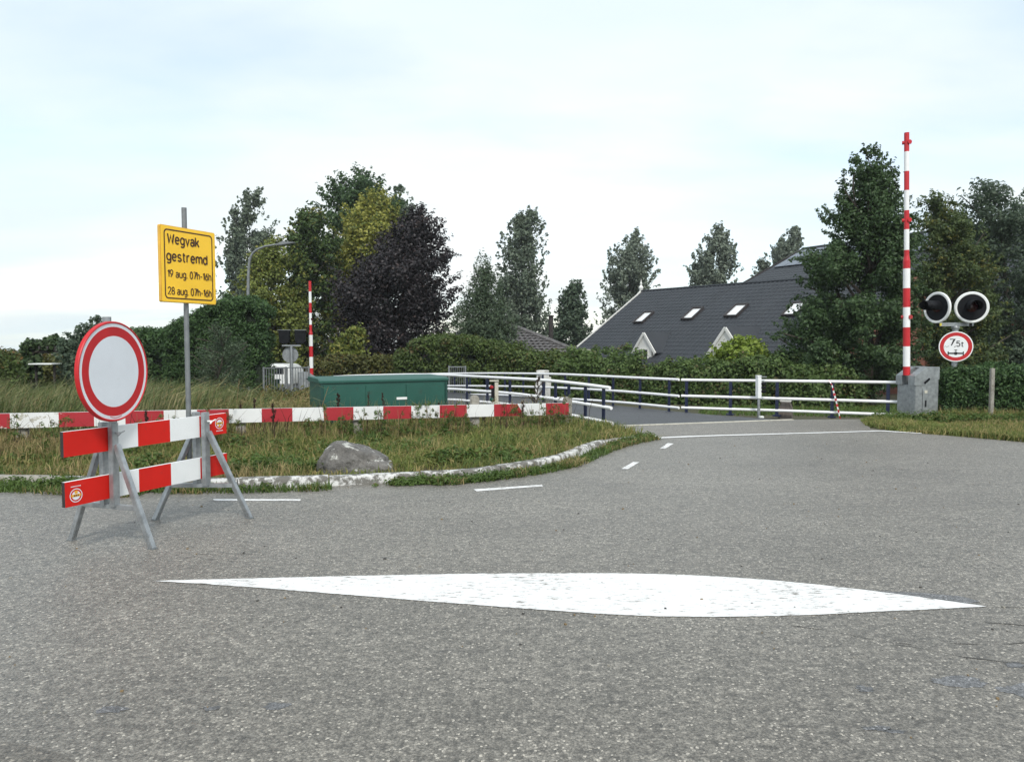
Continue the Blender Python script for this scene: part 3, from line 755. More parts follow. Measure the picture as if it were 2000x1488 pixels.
for k in range(420):
    x, y = rng.uniform(-3.5, 5.5), rng.uniform(2.9, 12); r = .003 + .006 * rng.random() ** 3
    gm.box((x, y, .004 + r * .5), (r * 2, r * 1.5, r), Matrix.Rotation(rng.uniform(0, 3), 3, 'Z'), int(rng.integers(0, 3)))
tag(gm.build('road_grit', ['concrete', 'crack', 'dry_stem'], smooth=False), kind='stuff')

# kerb
kp = [(-900, 975), (-300, 957), (0, 946), (250, 954), (420, 956), (600, 952), (700, 947), (800, 942), (900, 938), (1000, 926), (1060, 916), (1110, 903), (1150, 886), (1200, 869), (1262, 856)]
Z = Vector((0, 0, 1)); K = [G(x, y) for x, y in kp]
def smoothline(P, per=6):
    o = []
    for i in range(len(P) - 1):
        p0, p1, p2, p3 = P[max(i - 1, 0)], P[i], P[i + 1], P[min(i + 2, len(P) - 1)]
        for k in range(per):
            t = k / per
            o.append(0.5 * ((2 * p1) + (p2 - p0) * t + (2 * p0 - 5 * p1 + 4 * p2 - p3) * t * t + (3 * p1 - p0 - 3 * p2 + p3) * t ** 3))
    o.append(P[-1]); return o
KS = smoothline(K)
mb = MB(); prof = [(0, -0.05), (0.010, 0.085), (0.03, 0.105), (0.12, 0.108), (0.135, 0.095), (0.135, -0.05)]
KL = np.concatenate([[0], np.cumsum([(KS[i + 1] - KS[i]).length for i in range(len(KS) - 1)])])
KX, KY = np.array([p.x for p in KS]), np.array([p.y for p in KS]); q = len(prof); s0 = 0.0; kn = 0
while s0 < KL[-1] - .2:
    L_ = min(random.uniform(.92, 1.02), KL[-1] - s0); vs = []; tilt = random.uniform(-.03, .03); up_ = random.uniform(-.008, .008); sh_ = random.uniform(-.006, .006); mx_ = 0
    for k in range(6):
        t = s0 + .007 + (L_ - .014) * k / 5; x, y = np.interp(t, KL, KX), np.interp(t, KL, KY); x2, y2 = np.interp(min(t + .05, KL[-1]), KL, KX), np.interp(min(t + .05, KL[-1]), KL, KY); x1, y1_ = np.interp(max(t - .05, 0), KL, KX), np.interp(max(t - .05, 0), KL, KY)
        d = Vector((x2 - x1, y2 - y1_, 0)).normalized(); nn_ = Vector((-d.y, d.x, 0)); mx_ = x
        sink = .06 * max(0, (t - KL[-1] + 1.6) / 1.6) + (.02 if x < -4 else 0)
        for w, h in prof:
            j = .004 * mnoise.noise(Vector((x * 7, w * 30, h * 30 + y * 7)))
            vs.append(Vector((x, y, 0)) + nn_ * (w + sh_ + j + tilt * h) + Z * ((h + up_ - sink + j) if h > 0 else h))
    fs = [(i * q + k, i * q + k + 1, (i + 1) * q + k + 1, (i + 1) * q + k) for i in range(5) for k in range(q - 1)] + [tuple(range(q))[::-1], tuple(5 * q + k for k in range(q))]
    mb.add(vs, fs, 1 if mx_ < -4.1 or mx_ > 1.5 or kn % 9 == 4 else 0); s0 += L_; kn += 1
tag(mb.build('kerb', ['kerb_paint', 'concrete'], angle=50), kind='structure')

# ------------------------------------------------------------------ bridge deck
BD = (-0.55, 0.835); LP = (1.72, 13.6); RP = (3.94, 18.0)
def deckz(y):
    return float(np.interp(y, [14.0, 15.2, 18, 21, 31, 45], [0.012, -0.02, -0.14, -0.15, -0.38, -0.9]))
mb = MB(); L0, R0 = G(1190, 832.5), G(1545, 819.5)
sec = [((L0.x, L0.y), (R0.x, R0.y))]
for t in np.linspace(1.5, 27, 18):
    Lq = (LP[0] - .12 + BD[0] * t, LP[1] - .06 + BD[1] * t)
    if t < 4.4: Rq = tuple(np.array([R0.x, R0.y]) + (np.array([RP[0], RP[1]]) + 0.25 * np.array(BD) - np.array([R0.x, R0.y])) * (t / 4.6))
    else: Rq = (RP[0] + .1 + BD[0] * (t - 4.3), RP[1] + .06 + BD[1] * (t - 4.3))
    sec.append((Lq, Rq))
vs = []; fs = []
for i, (a, b) in enumerate(sec):
    for p, zz in ((a, -.35), (a, 0), (((a[0] + b[0]) / 2, (a[1] + b[1]) / 2), 0.03 if i else 0), (b, 0), (b, -.35)): vs.append((p[0], p[1], deckz(p[1]) + zz))
for i in range(len(sec) - 1):
    for k in range(4): fs.append((i * 5 + k, i * 5 + k + 1, (i + 1) * 5 + k + 1, (i + 1) * 5 + k))
mb.add(vs, fs); tag(mb.build('bridge_deck', 'asphalt_deck', angle=40), kind='structure')
# pale nosing where the deck meets the approach
mb = MB(); a, b = G(1190, 833.5), G(1548, 820.3); mb.bar((a.x, a.y, 0.004), (b.x, b.y, 0.002), 0.09, 0.03); tag(mb.build('deck_edge_strip', 'concrete_pale', bevel=.004), kind='structure')

# ================================================================== BARRICADE WITH ITS TWO SIGNS
F1, F2, F3, F4 = G(298, 1073), G(140, 1056), G(488, 1013), G(303, 1016)
M1, M2 = (F1 + F2) / 2, (F3 + F4) / 2
b_dir = (M2 - M1); b_dir.z = 0; b_dir.normalize()
n_dir = Vector((b_dir.y, -b_dir.x, 0))          # towards the camera side
Z = Vector((0, 0, 1))
bar = thing('barricade', 'red and white striped two-board barricade on galvanised A-frame trestles at the road edge', 'barricade', (M1 + M2) / 2)
for M, Fa, Fb in ((M1, F1, F2), (M2, F3, F4)):
    mb = MB()
    for s in (1, -1):
        mb.bar(M + n_dir * .052 * s + Z * .30, M + n_dir * .052 * s + Z * .935, .055, .05, up=n_dir)
    tr = mb.build('trestle', 'galvanised', bar, bevel=.004)
    for F, s in ((Fa, 1), (Fb, -1)):
        mb = MB(); topp = M + n_dir * .085 * s + Z * .77
        mb.bar(F + Z * .006, topp, .045, .04, up=b_dir); sub(tr, bar, mb, 'leg', 'galvanised', bevel=.004)
        mb = MB(); mb.box((F.x, F.y, .008), (.058, .045, .010), Matrix.Rotation(math.atan2(n_dir.y, n_dir.x), 3, 'Z')); sub(tr, bar, mb, 'foot_plate', 'galvanised_dark')
    mb = MB(); k = 1 - .31 / .77
    pa = Fa.lerp(M + n_dir * .085, 1 - k) ; pb = Fb.lerp(M - n_dir * .085, 1 - k)
    mb.bar(pa + Z * .30, pb + Z * .30, .04, .035); sub(tr, bar, mb, 'crossbar', 'galvanised', bevel=.004)
    # wing bolt through the clamp
    mb = MB(); c = M + n_dir * .08 + Z * .86; mb.tube([c, c + n_dir * .05], .008, 8)
    for s in (-1, 1): mb.bar(c + n_dir * .045, c + n_dir * .06 + b_dir * .03 * s + Z * .015 * s, .012, .008)
    sub(tr, bar, mb, 'wing_bolt', 'galvanised_dark' if M is M1 else 'white_enamel')
def emblem(part, org, flip):
    """round transfer: white ring, white centre with a gold band and crest, and a thin printed strip beside it"""
    mb = MB(); U = b_dir; e = n_dir * .0015
    flat_ring(mb, org + e, U, Z, .044, .050, 36, 0)
    flat_ring(mb, org + e, U, Z, 0, .033, 28, 0)
    mb.box(org + e * 1.8, (.076, .001, .017), Matrix.Rotation(math.atan2(U.y, U.x), 3, 'Z'), 1)
    sg = -1 if flip else 1
    flat_ring(mb, org + e * 2 + Z * sg * .024, U, Z, 0, .013, 14, 1)
    for dx in (-.018, -.004, .010): mb.box(org + e * 2.6 + U * (dx + .004), (.008, .001, .010), Matrix.Rotation(math.atan2(U.y, U.x), 3, 'Z'), 2)
    for k in range(9): mb.box(org + e + Z * sg * .066 + U * (-.036 + k * .009), (.0055, .001, .007), Matrix.Rotation(math.atan2(U.y, U.x), 3, 'Z'), 0)
    sub(part, bar, mb, 'emblem', ['sign_white', 'emblem_gold', 'letter_dark'], smooth=False, fixn=False)
bl = [-.375, -.012, .251, .564, .877, 1.19]
for zb, zt_ in ((.722, .903), (.362, .543)):
    mb = MB(); th = .016
    def P(t, z, s): return M1 + b_dir * t + n_dir * th * s + Z * z
    for i in range(5):
        a, b = bl[i], bl[i + 1]; mi = 0 if i % 2 == 0 else 1
        mb.add([P(a, zb, 1), P(b, zb, 1), P(b, zt_, 1), P(a, zt_, 1)], [(0, 1, 2, 3)], mi)
        mb.add([P(a, zb, -1), P(b, zb, -1), P(b, zt_, -1), P(a, zt_, -1)], [(3, 2, 1, 0)], mi)
        mb.add([P(a, zt_, 1), P(b, zt_, 1), P(b, zt_, -1), P(a, zt_, -1)], [(0, 1, 2, 3)], 1)
        mb.add([P(a, zb, 1), P(b, zb, 1), P(b, zb, -1), P(a, zb, -1)], [(3, 2, 1, 0)], 1)
    for t in (bl[0], bl[-1]): mb.add([P(t, zb, 1), P(t, zt_, 1), P(t, zt_, -1), P(t, zb, -1)], [(0, 1, 2, 3)], 2)
    bd = mb.build('board', ['sign_red', 'board_white', 'board_edge'], bar, smooth=False, fixn=False)
    if zb < .5: emblem(bd, M1 + b_dir * (-.375 + .085) + n_dir * th + Z * (zb + .075), False)
    else: emblem(bd, M1 + b_dir * (1.19 - .085) + n_dir * th + Z * (zb + .098), True)

# round sign on its pole in the near trestle
pp = M1 + n_dir * .052
rs = thing('round_road_sign', 'red rimmed round sign with blank white centre on galvanised pole in front trestle', 'road sign', (pp.x, pp.y, .30))
lean = Vector((-0.008, 0, 0)); sgb = Vector((math.sin(R(11)), math.cos(R(11)), 0)); sgn_ = Vector((sgb.y, -sgb.x, 0))
mb = MB(); ztop = at(203, 619, pp.y).z
mb.tube([pp + Z * .936, pp + lean * 3 + Z * ztop], .030, 16); rs_pole = mb.build('pole', 'galvanised', rs)
mb = MB(); c = at(214, 725, pp.y) ; c = Vector((pp.x, pp.y, c.z)) + sgn_ * .064 - sgb * .045
mb.lathe(c, sgn_, [(0, 0), (.2575, 0), (.262, 0), (.326, 0), (.330, 0), (.354, 0), (.359, .005), (.366, .004), (.370, -.002), (.371, -.025), (.352, -.027), (.345, -.012), (0, -.012)], 72,
         [0, 0, 1, 1, 0, 1, 1, 1, 1, 2, 2, 2])
mb.build('sign_plate', ['sign_white', 'sign_red_old', 'galvanised_dark'], rs, angle=30)
for sz in (-1, 1):
    mb = MB(); mb.bar(c - sgn_ * .02 + Z * .15 * sz, c - sgn_ * .04 + Z * .15 * sz, .09, .04); mb.build('bracket', 'galvanised_dark', rs)
mb = MB()
for k in range(11): mb.box(c + sgn_ * .001 + sgb * (-.055 + k * .011) - Z * (.342 - .0008 * (k - 5) ** 2 * .5), (.007, .001, .007), Matrix.Rotation(math.atan2(sgb.y, sgb.x), 3, 'Z'))
mb.build('maker_strip', 'sign_red_old', rs, smooth=False)

# yellow notice board on its pole behind the far trestle
yp = M2 - n_dir * .155 + Vector((.014, 0, 0))
ys = thing('yellow_notice_sign', 'yellow rectangular road closure notice with dark lettering on tall thin grey pole', 'road sign', (yp.x, yp.y, .37))
for zz_ in (.86, .42):
    mbx = MB(); mbx.bar(M2 - n_dir * .07 + Z * zz_, yp + Z * zz_, .05, .05); mbx.build('clamp', 'galvanised_dark', ys)
zt0, zb0 = 2.505, 1.868; zc = (zt0 + zb0) / 2
mb = MB(); ztop = at(358, 406, yp.y).z
mb.tube([yp + Z * .37, yp + Z * zc, Vector((yp.x, yp.y, ztop))], .0215, 14); mb.build('pole', 'galvanised_dark', ys)
W2, H2 = .302, (zt0 - zb0) / 2
o0 = yp + n_dir * .045 + Z * zc
def rrect(w, h, r, k=6):
    pts = []
    for cx_, cy_, a0 in ((w - r, h - r, 0), (-w + r, h - r, 90), (-w + r, -h + r, 180), (w - r, -h + r, 270)):
        for i in range(k + 1):
            a = R(a0 + 90 * i / k); pts.append((cx_ + r * math.cos(a), cy_ + r * math.sin(a)))
    return pts
mb = MB(); mb.prism([o0 + b_dir * x + Z * y for x, y in rrect(W2, H2, .016)], -n_dir * .030, 0)
plate = mb.build('sign_plate', ['sign_yellow_edge'], ys, bevel=.003)
mb = MB(); mb.add([o0 + n_dir * .0015 + b_dir * x + Z * y for x, y in rrect(W2 - .006, H2 - .006, .014)], [tuple(range(28))], 0)
sub(plate, ys, mb, 'sign_face', ['sign_yellow'], smooth=False, fixn=False)
mb = MB(); A = rrect(W2 - .036, H2 - .030, .035); B_ = rrect(W2 - .047, H2 - .041, .026); n_ = len(A)
mb.add([o0 + n_dir * .003 + b_dir * x + Z * y for x, y in A + B_], [(i, (i + 1) % n_, n_ + (i + 1) % n_, n_ + i) for i in range(n_)], 0)
sub(plate, ys, mb, 'border_line', ['letter_dark'], smooth=False, fixn=False)
def line(s, fx0, fx1, fb, fc, bold):
    mb = MB(); Wf, Hf = W2 * 2, H2 * 2
    put_text(mb, s, o0 + n_dir * .0035 - b_dir * W2 + Z * H2, b_dir, Z, fx0 * Wf, fx1 * Wf, -fb * Hf, fc * Hf, bold)
    sub(plate, ys, mb, 'lettering', ['letter_dark'], smooth=False, fixn=False)
line('Wegvak', .125, .68, .228, .120, .0135)
line('gestremd', .105, .825, .452, .120, .0135)
line('19 aug. 07h-16h', .115, .895, .668, .092, .0085)
line('28 aug. 07h-16h', .115, .895, .893, .092, .0085)

# ================================================================== GUARD BEAM OF THE GRASS ISLAND
BP = (0.98, 13.4); bu = Vector((-7.98, -2.9, 0)).normalized(); bn = Vector((-bu.y, bu.x, 0))
if bn.y > 0: bn = -bn
gb = thing('guard_beam', 'low red and white painted guard beam with flaking paint running along the grass island', 'guard rail', (BP[0] - 3, BP[1] - 1.1, 0))
px_b = [1110, 1065, 1010, 964, 911, 858, 803, 748, 690, 632, 571, 511, 447, 385, 320, 245, 184, 115, 20, -70, -170, -280, -400]
mb = MB(); T = .022
def beam_pt(px):
    p = on_line(BP, (bu.x, bu.y), px, 810); s = (Vector((BP[0], BP[1], 0)) - p).length
    return p, .462 + .0105 * s
for i in range(len(px_b) - 1):
    (p, zp), (q, zq) = beam_pt(px_b[i]), beam_pt(px_b[i + 1]); mi = i % 2
    def V(pt, s, z): return pt + bn * T * s + Z * z
    hb = .205
    diag = .20 if i == 2 else 0
    if diag:   # one red field runs out in a slanted, repainted edge
        e = (q - p).normalized()
        mb.add([V(p, 1, zp - hb), V(q, 1, zq - hb), V(q, 1, zq), V(p, 1, zp)], [(0, 1, 2, 3)], 0)
        mb.add([V(p, 1.08, zp - hb), V(p - e * .13, 1.08, zp - hb), V(p, 1.08, zp - .01)], [(0, 1, 2)], 0)
    else:
        mb.add([V(p, 1, zp - hb), V(q, 1, zq - hb), V(q, 1, zq), V(p, 1, zp)], [(0, 1, 2, 3)], mi)
    mb.add([V(p, -1, zp - hb), V(q, -1, zq - hb), V(q, -1, zq), V(p, -1, zp)], [(0, 1, 2, 3)], mi)
    mb.add([V(p, 1, zp), V(q, 1, zq), V(q, -1, zq), V(p, -1, zp)], [(0, 1, 2, 3)], 1)
    mb.add([V(p, 1, zp - hb), V(q, 1, zq - hb), V(q, -1, zq - hb), V(p, -1, zp - hb)], [(0, 1, 2, 3)], mi)
p, zp = beam_pt(1110); mb.add([V(p, 1, zp - .205), V(p, 1, zp), V(p, -1, zp), V(p, -1, zp - .205)], [(0, 1, 2, 3)], 2)
mb.build('beam', ['beam_red', 'beam_white', 'concrete'], gb, smooth=False)
for px, zt_ in ((1112, .56), (930, .63), (700, .49), (470, .48), (250, .5), (40, .5), (-180, .5)):
    p, zp = beam_pt(px); p = p - bn * .09
    mb = MB(); r = .075
    poly = [(-r, 0), (r, 0), (r * .92, zt_ - .05), (r * .55, zt_), (-r * .55, zt_), (-r * .92, zt_ - .05)]
    mb.prism([p - bn * -.06 + bu * x + Z * (zz - .1) for x, zz in [(a, b + .1 if b else 0) for a, b in poly]], -bn * .12)
    mb.build('post', 'concrete', gb, bevel=.012)

# boulder
bc = G(700, 918)
bm_root = thing('boulder', 'grey boulder with white lichen along its sloping top in the grass island', 'boulder', bc)
bm = bmesh.new(); bmesh.ops.create_icosphere(bm, subdivisions=5, radius=1.0)
for v in bm.verts:
    c = v.co.copy()
    n1 = mnoise.noise(c * 1.3 + Vector((4, 1, 2))) * .16 + mnoise.noise(c * 3.1) * .07 + mnoise.noise(c * 8) * .03
    n1 += -0.10 * abs(mnoise.noise(c * 2.2 + Vector((7, 0, 0)))) + .05 * abs(mnoise.noise(c * 5.5)) + .02 * mnoise.noise(c * 17)
    dv_ = mnoise.voronoi(c * 1.25 + Vector((2, 9, 4)))[0]; n1 -= .75 * max(0, .10 - (dv_[1] - dv_[0])); dw_ = mnoise.voronoi(c * 3.2)[0]; n1 -= .35 * max(0, .08 - (dw_[1] - dw_[0]))
    c *= (1 + n1)
    x = c.x; top_ = np.interp(x, [-1, -.75, -.45, -.1, .4, .8, 1], [.80, 1.08, 1.12, .98, .72, .46, .28])
    if c.z > 0: c.z = min(c.z * 1.15, .9) * top_
    v.co = Vector((c.x * .485, c.y * .36, c.z * .365 - .015))
me = bpy.data.meshes.new('stone'); bm.to_mesh(me); bm.free(); me.shade_smooth(); me.materials.append(MATS['boulder_stone'])
o = bpy.data.objects.new('stone', me); COL.objects.link(o); o.parent = bm_root

# ================================================================== GREEN CABINET
ca, cb = at(626, 746, 13.5), at(873, 743, 14.55)
cdn = (cb - ca); cdn.z = 0; wd = cdn.length; cu_ = cdn.normalized(); cn = Vector((cu_.y, -cu_.x, 0)); zg = -.03
cab = thing('utility_cabinet', 'wide dark green steel cabinet with sloping lid standing behind the guard beam', 'cabinet', ((ca + cb) / 2).to_2d().to_3d() + Z * zg)
ztp = (at(626, 748, 13.5).z + at(874, 744, 14.55).z) / 2; dep = .95
A0 = Vector((ca.x, ca.y, 0)); B0 = Vector((cb.x, cb.y, 0))
mb = MB(); mb.prism([A0 + Z * zg, B0 + Z * zg, B0 + Z * ztp, A0 + Z * ztp], -cn * dep); body = mb.build('body', 'cabinet_green', cab, bevel=.008)
mb = MB(); e = .03
q = [A0 - cu_ * e + cn * e + Z * ztp, B0 + cu_ * e + cn * e + Z * ztp]
mb.prism([q[0], q[0] + Z * .04, q[0] - cn * .12 + Z * .075, q[0] - cn * (dep + 2 * e) + Z * .085, q[0] - cn * (dep + 2 * e)], cu_ * (wd + 2 * e)); mb.build('lid', 'cabinet_green', cab, bevel=.006)
nd = 3
for k in range(nd):
    mb = MB(); x0 = .05 + k * (wd - .1) / nd; x1 = x0 + (wd - .1) / nd - .012
    c = A0 + cu_ * ((x0 + x1) / 2) + cn * .006 + Z * ((zg + .06 + ztp - .05) / 2)
    mb.box(c, (x1 - x0, .018, ztp - zg - .11), Matrix.Rotation(math.atan2(cu_.y, cu_.x), 3, 'Z')); dr = mb.build('door', 'cabinet_green', cab, bevel=.004)
    if k == 1:
        mb = MB(); mb.box(c + cn * .018 + cu_ * (.9 - (x0 + x1) / 2 + .58) + Z * .10, (.20, .004, .045), Matrix.Rotation(math.atan2(cu_.y, cu_.x), 3, 'Z')); sub(dr, cab, mb, 'white_plate', 'white_enamel', smooth=False)
for xx in (.02, wd - .02):
    mb = MB(); mb.box(A0 + cu_ * xx + cn * .012 + Z * ((ztp + zg) / 2), (.045, .025, ztp - zg - .02), Matrix.Rotation(math.atan2(cu_.y, cu_.x), 3, 'Z')); mb.build('corner_strip', 'cabinet_green_dark', cab, bevel=.004)

# ================================================================== BRIDGE RAILINGS
def railing(name, label, line_p, line_d, rails, posts, endcap=True, rr=.031, foot=None):
    first = on_line(line_p, line_d, rails[0][0][0], rails[0][0][1])
    root = thing(name, label, 'railing', (first.x, first.y, deckz(first.y)))
    for rl in rails:
        pts = []
        for px, py in rl:
            p = on_line(line_p, line_d, px, py); p.z = at(px, py, p.y).z; pts.append(p)
        if len(pts) > 2: pts = smoothline(pts, 4)
        mb = MB(); mb.tube(pts, rr, 12); mb.build('rail', 'rail_white', root)
    top = rails[0]; tx = [q[0] for q in top][::-1]; ty = [q[1] for q in top][::-1]
    if tx[0] > tx[-1]: tx, ty = tx[::-1], ty[::-1]
    for px in posts:
        p = on_line(line_p, line_d, px, 760); zt_ = at(px, float(np.interp(px, tx, ty)), p.y).z; zb_ = min(deckz(p.y) if foot is None else foot, zt_ - .55)
        mb = MB(); dv = Vector((line_d[0], line_d[1], 0)).normalized()
        mb.bar(p + Z * (zb_ - .04), p + Z * (zt_ - .03), .03, .07, up=dv)
        mb.bar(p + Z * (zb_ - .03), p + Z * (zb_ + .005), .14, .16, up=dv)
        mb.build('post', 'rail_blue', root, bevel=.004)
    return root
railing('bridge_railing', 'white tube railing on dark blue posts, bridge side nearest the green cabinet', LP, BD,
        [[(1191, 757.5), (1130, 749.5), (1062, 742.5), (1000, 739), (912, 734.5), (875, 732.5), (800, 731.5), (700, 733.5), (652, 735.5)],
         [(1194, 797), (1110, 783.5), (1062, 776), (996, 768), (912, 761.5), (875, 759.5), (800, 757)],
         [(1196, 827), (1143, 816), (1062, 801), (996, 790), (912, 782.5), (875, 780.5), (800, 778)]],
        [1179, 1143.5, 1111, 1085, 1062, 996, 952, 912, 840, 780, 730, 690])
RS = (RP[0], RP[1]); RE = Vector((7.95 - RP[0], 15.7 - RP[1], 0)).normalized()
railing('bridge_railing', 'white tube railing on blue posts along the far hedge side of the bridge', RS, BD,
        [[(1326, 741.5), (1250, 738), (1197, 735.5), (1100, 731), (1022, 729.5), (960, 729), (880, 729.5), (820, 731)],
         [(1326, 773.5), (1250, 767), (1197, 763), (1100, 757.5), (1022, 755), (960, 754), (880, 753.5), (820, 754)],
         [(1326, 796.5), (1250, 789), (1197, 784.5), (1100, 778), (1022, 773.5), (960, 771), (880, 770), (820, 770)]],
        [1307, 1250, 1197.5, 1150, 1104, 1060, 1022, 986, 950, 918, 888, 860])
railing('approach_railing', 'white three-tube railing section on blue posts ending at the grey barrier housing', RS, (RE.x, RE.y),
        [[(1331, 742), (1427, 743), (1530, 744), (1640, 745.3), (1757, 747)], [(1331, 773), (1427, 775.5), (1530, 778.5), (1640, 781.5), (1757, 785)], [(1331, 796), (1427, 799), (1530, 802), (1640, 806), (1757, 810.5)]],
        [1341, 1427, 1518, 1626, 1735])

# red and white tape hanging from the approach railing
mb = MB(); P3 = []
for px, py, dy in ((1619, 742.5, -.03), (1625, 752, -.05), (1629, 768, -.03), (1633, 783, -.06), (1637, 800, -.05), (1641, 818, -.04)):
    p = on_line(RS, (RE.x, RE.y), px, py); q = at(px, py, p.y + dy - .03); P3.append(q)
for i in range(len(P3) - 1):
    for k in range(3):
        a, b = P3[i].lerp(P3[i + 1], k / 3), P3[i].lerp(P3[i + 1], (k + 1) / 3)
        mb.bar(a, b, .045 if (i + k) % 3 else .03, .004, up=(math.sin(i * 1.7 + k), -1, .2), mi=(i * 3 + k) % 2)
tag(mb.build('barrier_tape', ['reflector_red', 'white_enamel'], smooth=False), 'strip of red and white tape hanging from the approach railing', 'tape')

# ================================================================== BOOM BARRIERS
def boom_barrier(label, base, ax_dir, h_top, stripes, tipr, baser, joint_z, lamps, boom_off, lean, cw=.50, cdp=.58, Hc=1.06):
    """ax_dir: plan direction in which the arm would come down"""
    a = Vector((ax_dir[0], ax_dir[1], 0)).normalized(); s = Vector((-a.y, a.x, 0)); base = Vector(base)
    root = thing('boom_barrier', label, 'boom barrier', base)
    k = Hc / 1.06
    def prof(pts, off, w): return [base + a * x + s * off + Z * z * k for x, z in pts], s * w
    mb = MB(); poly, ext = prof([(-cdp / 2, -.05), (cdp / 2 - .02, -.05), (cdp / 2 - .02, .70), (-.02, .70), (-cdp / 2, .82)], -cw / 2 + .01, cw - .02)
    mb.prism(poly, ext); hs = mb.build('housing', 'galvanised', root, bevel=.008)
    mb = MB(); hood = [(cdp / 2 + .015, .695), (cdp / 2 + .015, .885), (.02, 1.06), (-cdp / 2 - .012, 1.06), (-cdp / 2 - .012, .815), (-.02, .695)]
    third = cw / 2 - .08
    for off in (-cw / 2, .08):
        poly, ext = prof(hood, off, third); mb.prism(poly, ext)
    poly, ext = prof([(-.05, .76), (-.02, 1.05), (-cdp / 2, 1.05), (-cdp / 2, .82)], -.08, .16); mb.prism(poly, ext)
    mb.build('hood', 'galvanised', root, bevel=.006)
    mb = MB(); c = base + a * .02 + Z * .70 * k
    mb.tube([c - s * .075, c + s * .075], .075, 14); mb.build('hinge', 'black_plastic', root)
    # service door, latch slot and label plate on the side towards the road
    for sg in (-1, 1):
        mb = MB(); f = base + s * sg * (cw / 2 - .004)
        mb.prism([f + a * x + Z * z * k for x, z in ((-cdp / 2 + .02, .02), (.10, .02), (.10, .635), (-cdp / 2 + .02, .635))], s * sg * .006); dr = mb.build('door', 'galvanised', root, bevel=.002)
        mb = MB(); mb.bar(f + s * sg * .012 + a * .03 + Z * .27 * k, f + s * sg * .012 + a * .03 + Z * .40 * k, .03, .006, up=s); sub(dr, root, mb, 'latch', 'black_plastic')
        mb = MB(); mb.bar(f + s * sg * .010 + a * .03 + Z * .54 * k, f + s * sg * .010 + a * .03 + Z * .60 * k, .07, .003, up=s); sub(dr, root, mb, 'label_plate', 'concrete_pale')
        mb = MB(); f2 = base + s * sg * (cw / 2 + .006); mb.bar(f2 + a * .07 + Z * .74 * k, f2 + a * -.05 + Z * .83 * k, .04, .014, up=s); mb.build('hood_slot', 'black_plastic', root)
    # the raised arm
    zz = [z for z, m in stripes]; mb = MB()
    p0 = base + a * boom_off[0]
    for i in range(len(stripes) - 1):
        za, m = stripes[i]; zb_ = stripes[i + 1][0]
        def rad(z): return baser if z < joint_z else tipr
        def ctr(z): return p0 + lean * (z - stripes[0][0]) + Z * (base.z + z)
        cuts = [za] + ([joint_z - .05, joint_z + .05] if za < joint_z < zb_ else []) + [zb_]
        for j in range(len(cuts) - 1):
            ra = rad(cuts[j]) if cuts[j] <= joint_z - .05 or cuts[j] > joint_z else tipr; rb = rad(cuts[j + 1]) if cuts[j + 1] <= joint_z - .05 or cuts[j + 1] > joint_z else tipr
            mb.tube([ctr(cuts[j]), ctr(cuts[j + 1])], [ra, rb], 16, m, cap=(i == len(stripes) - 2 or i == 0))
    arm = mb.build('boom_arm', ['boom_red', 'boom_white'], root, angle=50)
    for zl, m in lamps:
        mb = MB(); c = ctr(zl); r = rad(zl)
        f = (-Vector((c.x, c.y, 0))).normalized(); sd_ = Vector((-f.y, f.x, 0))
        mb.tube([c - sd_ * (r + .035), c + sd_ * (r + .035)], .036, 12); mb.tube([c + sd_ * (r - .01) + f * .02, c + sd_ * (r + .012) + f * .05], .042, 14)
        sub(arm, root, mb, 'warning_lamp', m)
    return root
D1 = 15.45
b1 = at(1790, 815, D1); b1 = Vector((b1.x, b1.y, gz(b1.x, b1.y)))
y1 = [729, 712, 673, 636, 597, 560, 522, 486, 446, 409, 370, 333, 295, 258]
pbx = at(1773, 720, D1 - .1)
st1 = [(at(1772, y, D1).z - b1.z, i % 2) for i, y in enumerate(y1)]
a1 = Vector((-.96, -.27, 0)).normalized()
topx = at(1768, 258, D1); lean1 = Vector((topx.x - pbx.x, 0, 0)) / (st1[-1][0] - st1[0][0])
boom_barrier('tall raised red and white boom on grey housing beside the grass verge', b1, a1, 0, st1, .048, .066, at(1770, 502, D1).z - b1.z,
             [(at(1768, 277, D1).z - b1.z, 'boom_red'), (at(1769, 428, D1).z - b1.z, 'boom_red'), (at(1772, 616, D1).z - b1.z, 'reflector_red')], ((pbx - b1).dot(a1) * 1.0, 0), lean1)
D2 = 28.0
b2 = at(600, 740, D2); b2 = Vector((b2.x, b2.y, gz(b2.x, b2.y)))
y2 = [735, 723, 707, 686, 664, 643, 621, 601, 578, 558, 536, 515.5]
st2 = [(at(607, y, D2).z - b2.z, i % 2) for i, y in enumerate(y2)]
a2 = Vector((.9, .3, 0)).normalized(); pb2 = at(608.5, 735, D2); tp2 = at(605, 515, D2)
boom_barrier('smaller raised red and white boom across the bridge, behind the green cabinet', b2, a2, 0, st2, .050, .072, at(606, 616, D2).z - b2.z,
             [(at(606, 590, D2).z - b2.z, 'lamp_red')], ((pb2 - b2).dot(a2), 0), Vector((tp2.x - pb2.x, 0, 0)) / (st2[-1][0] - st2[0][0]), Hc=1.02)

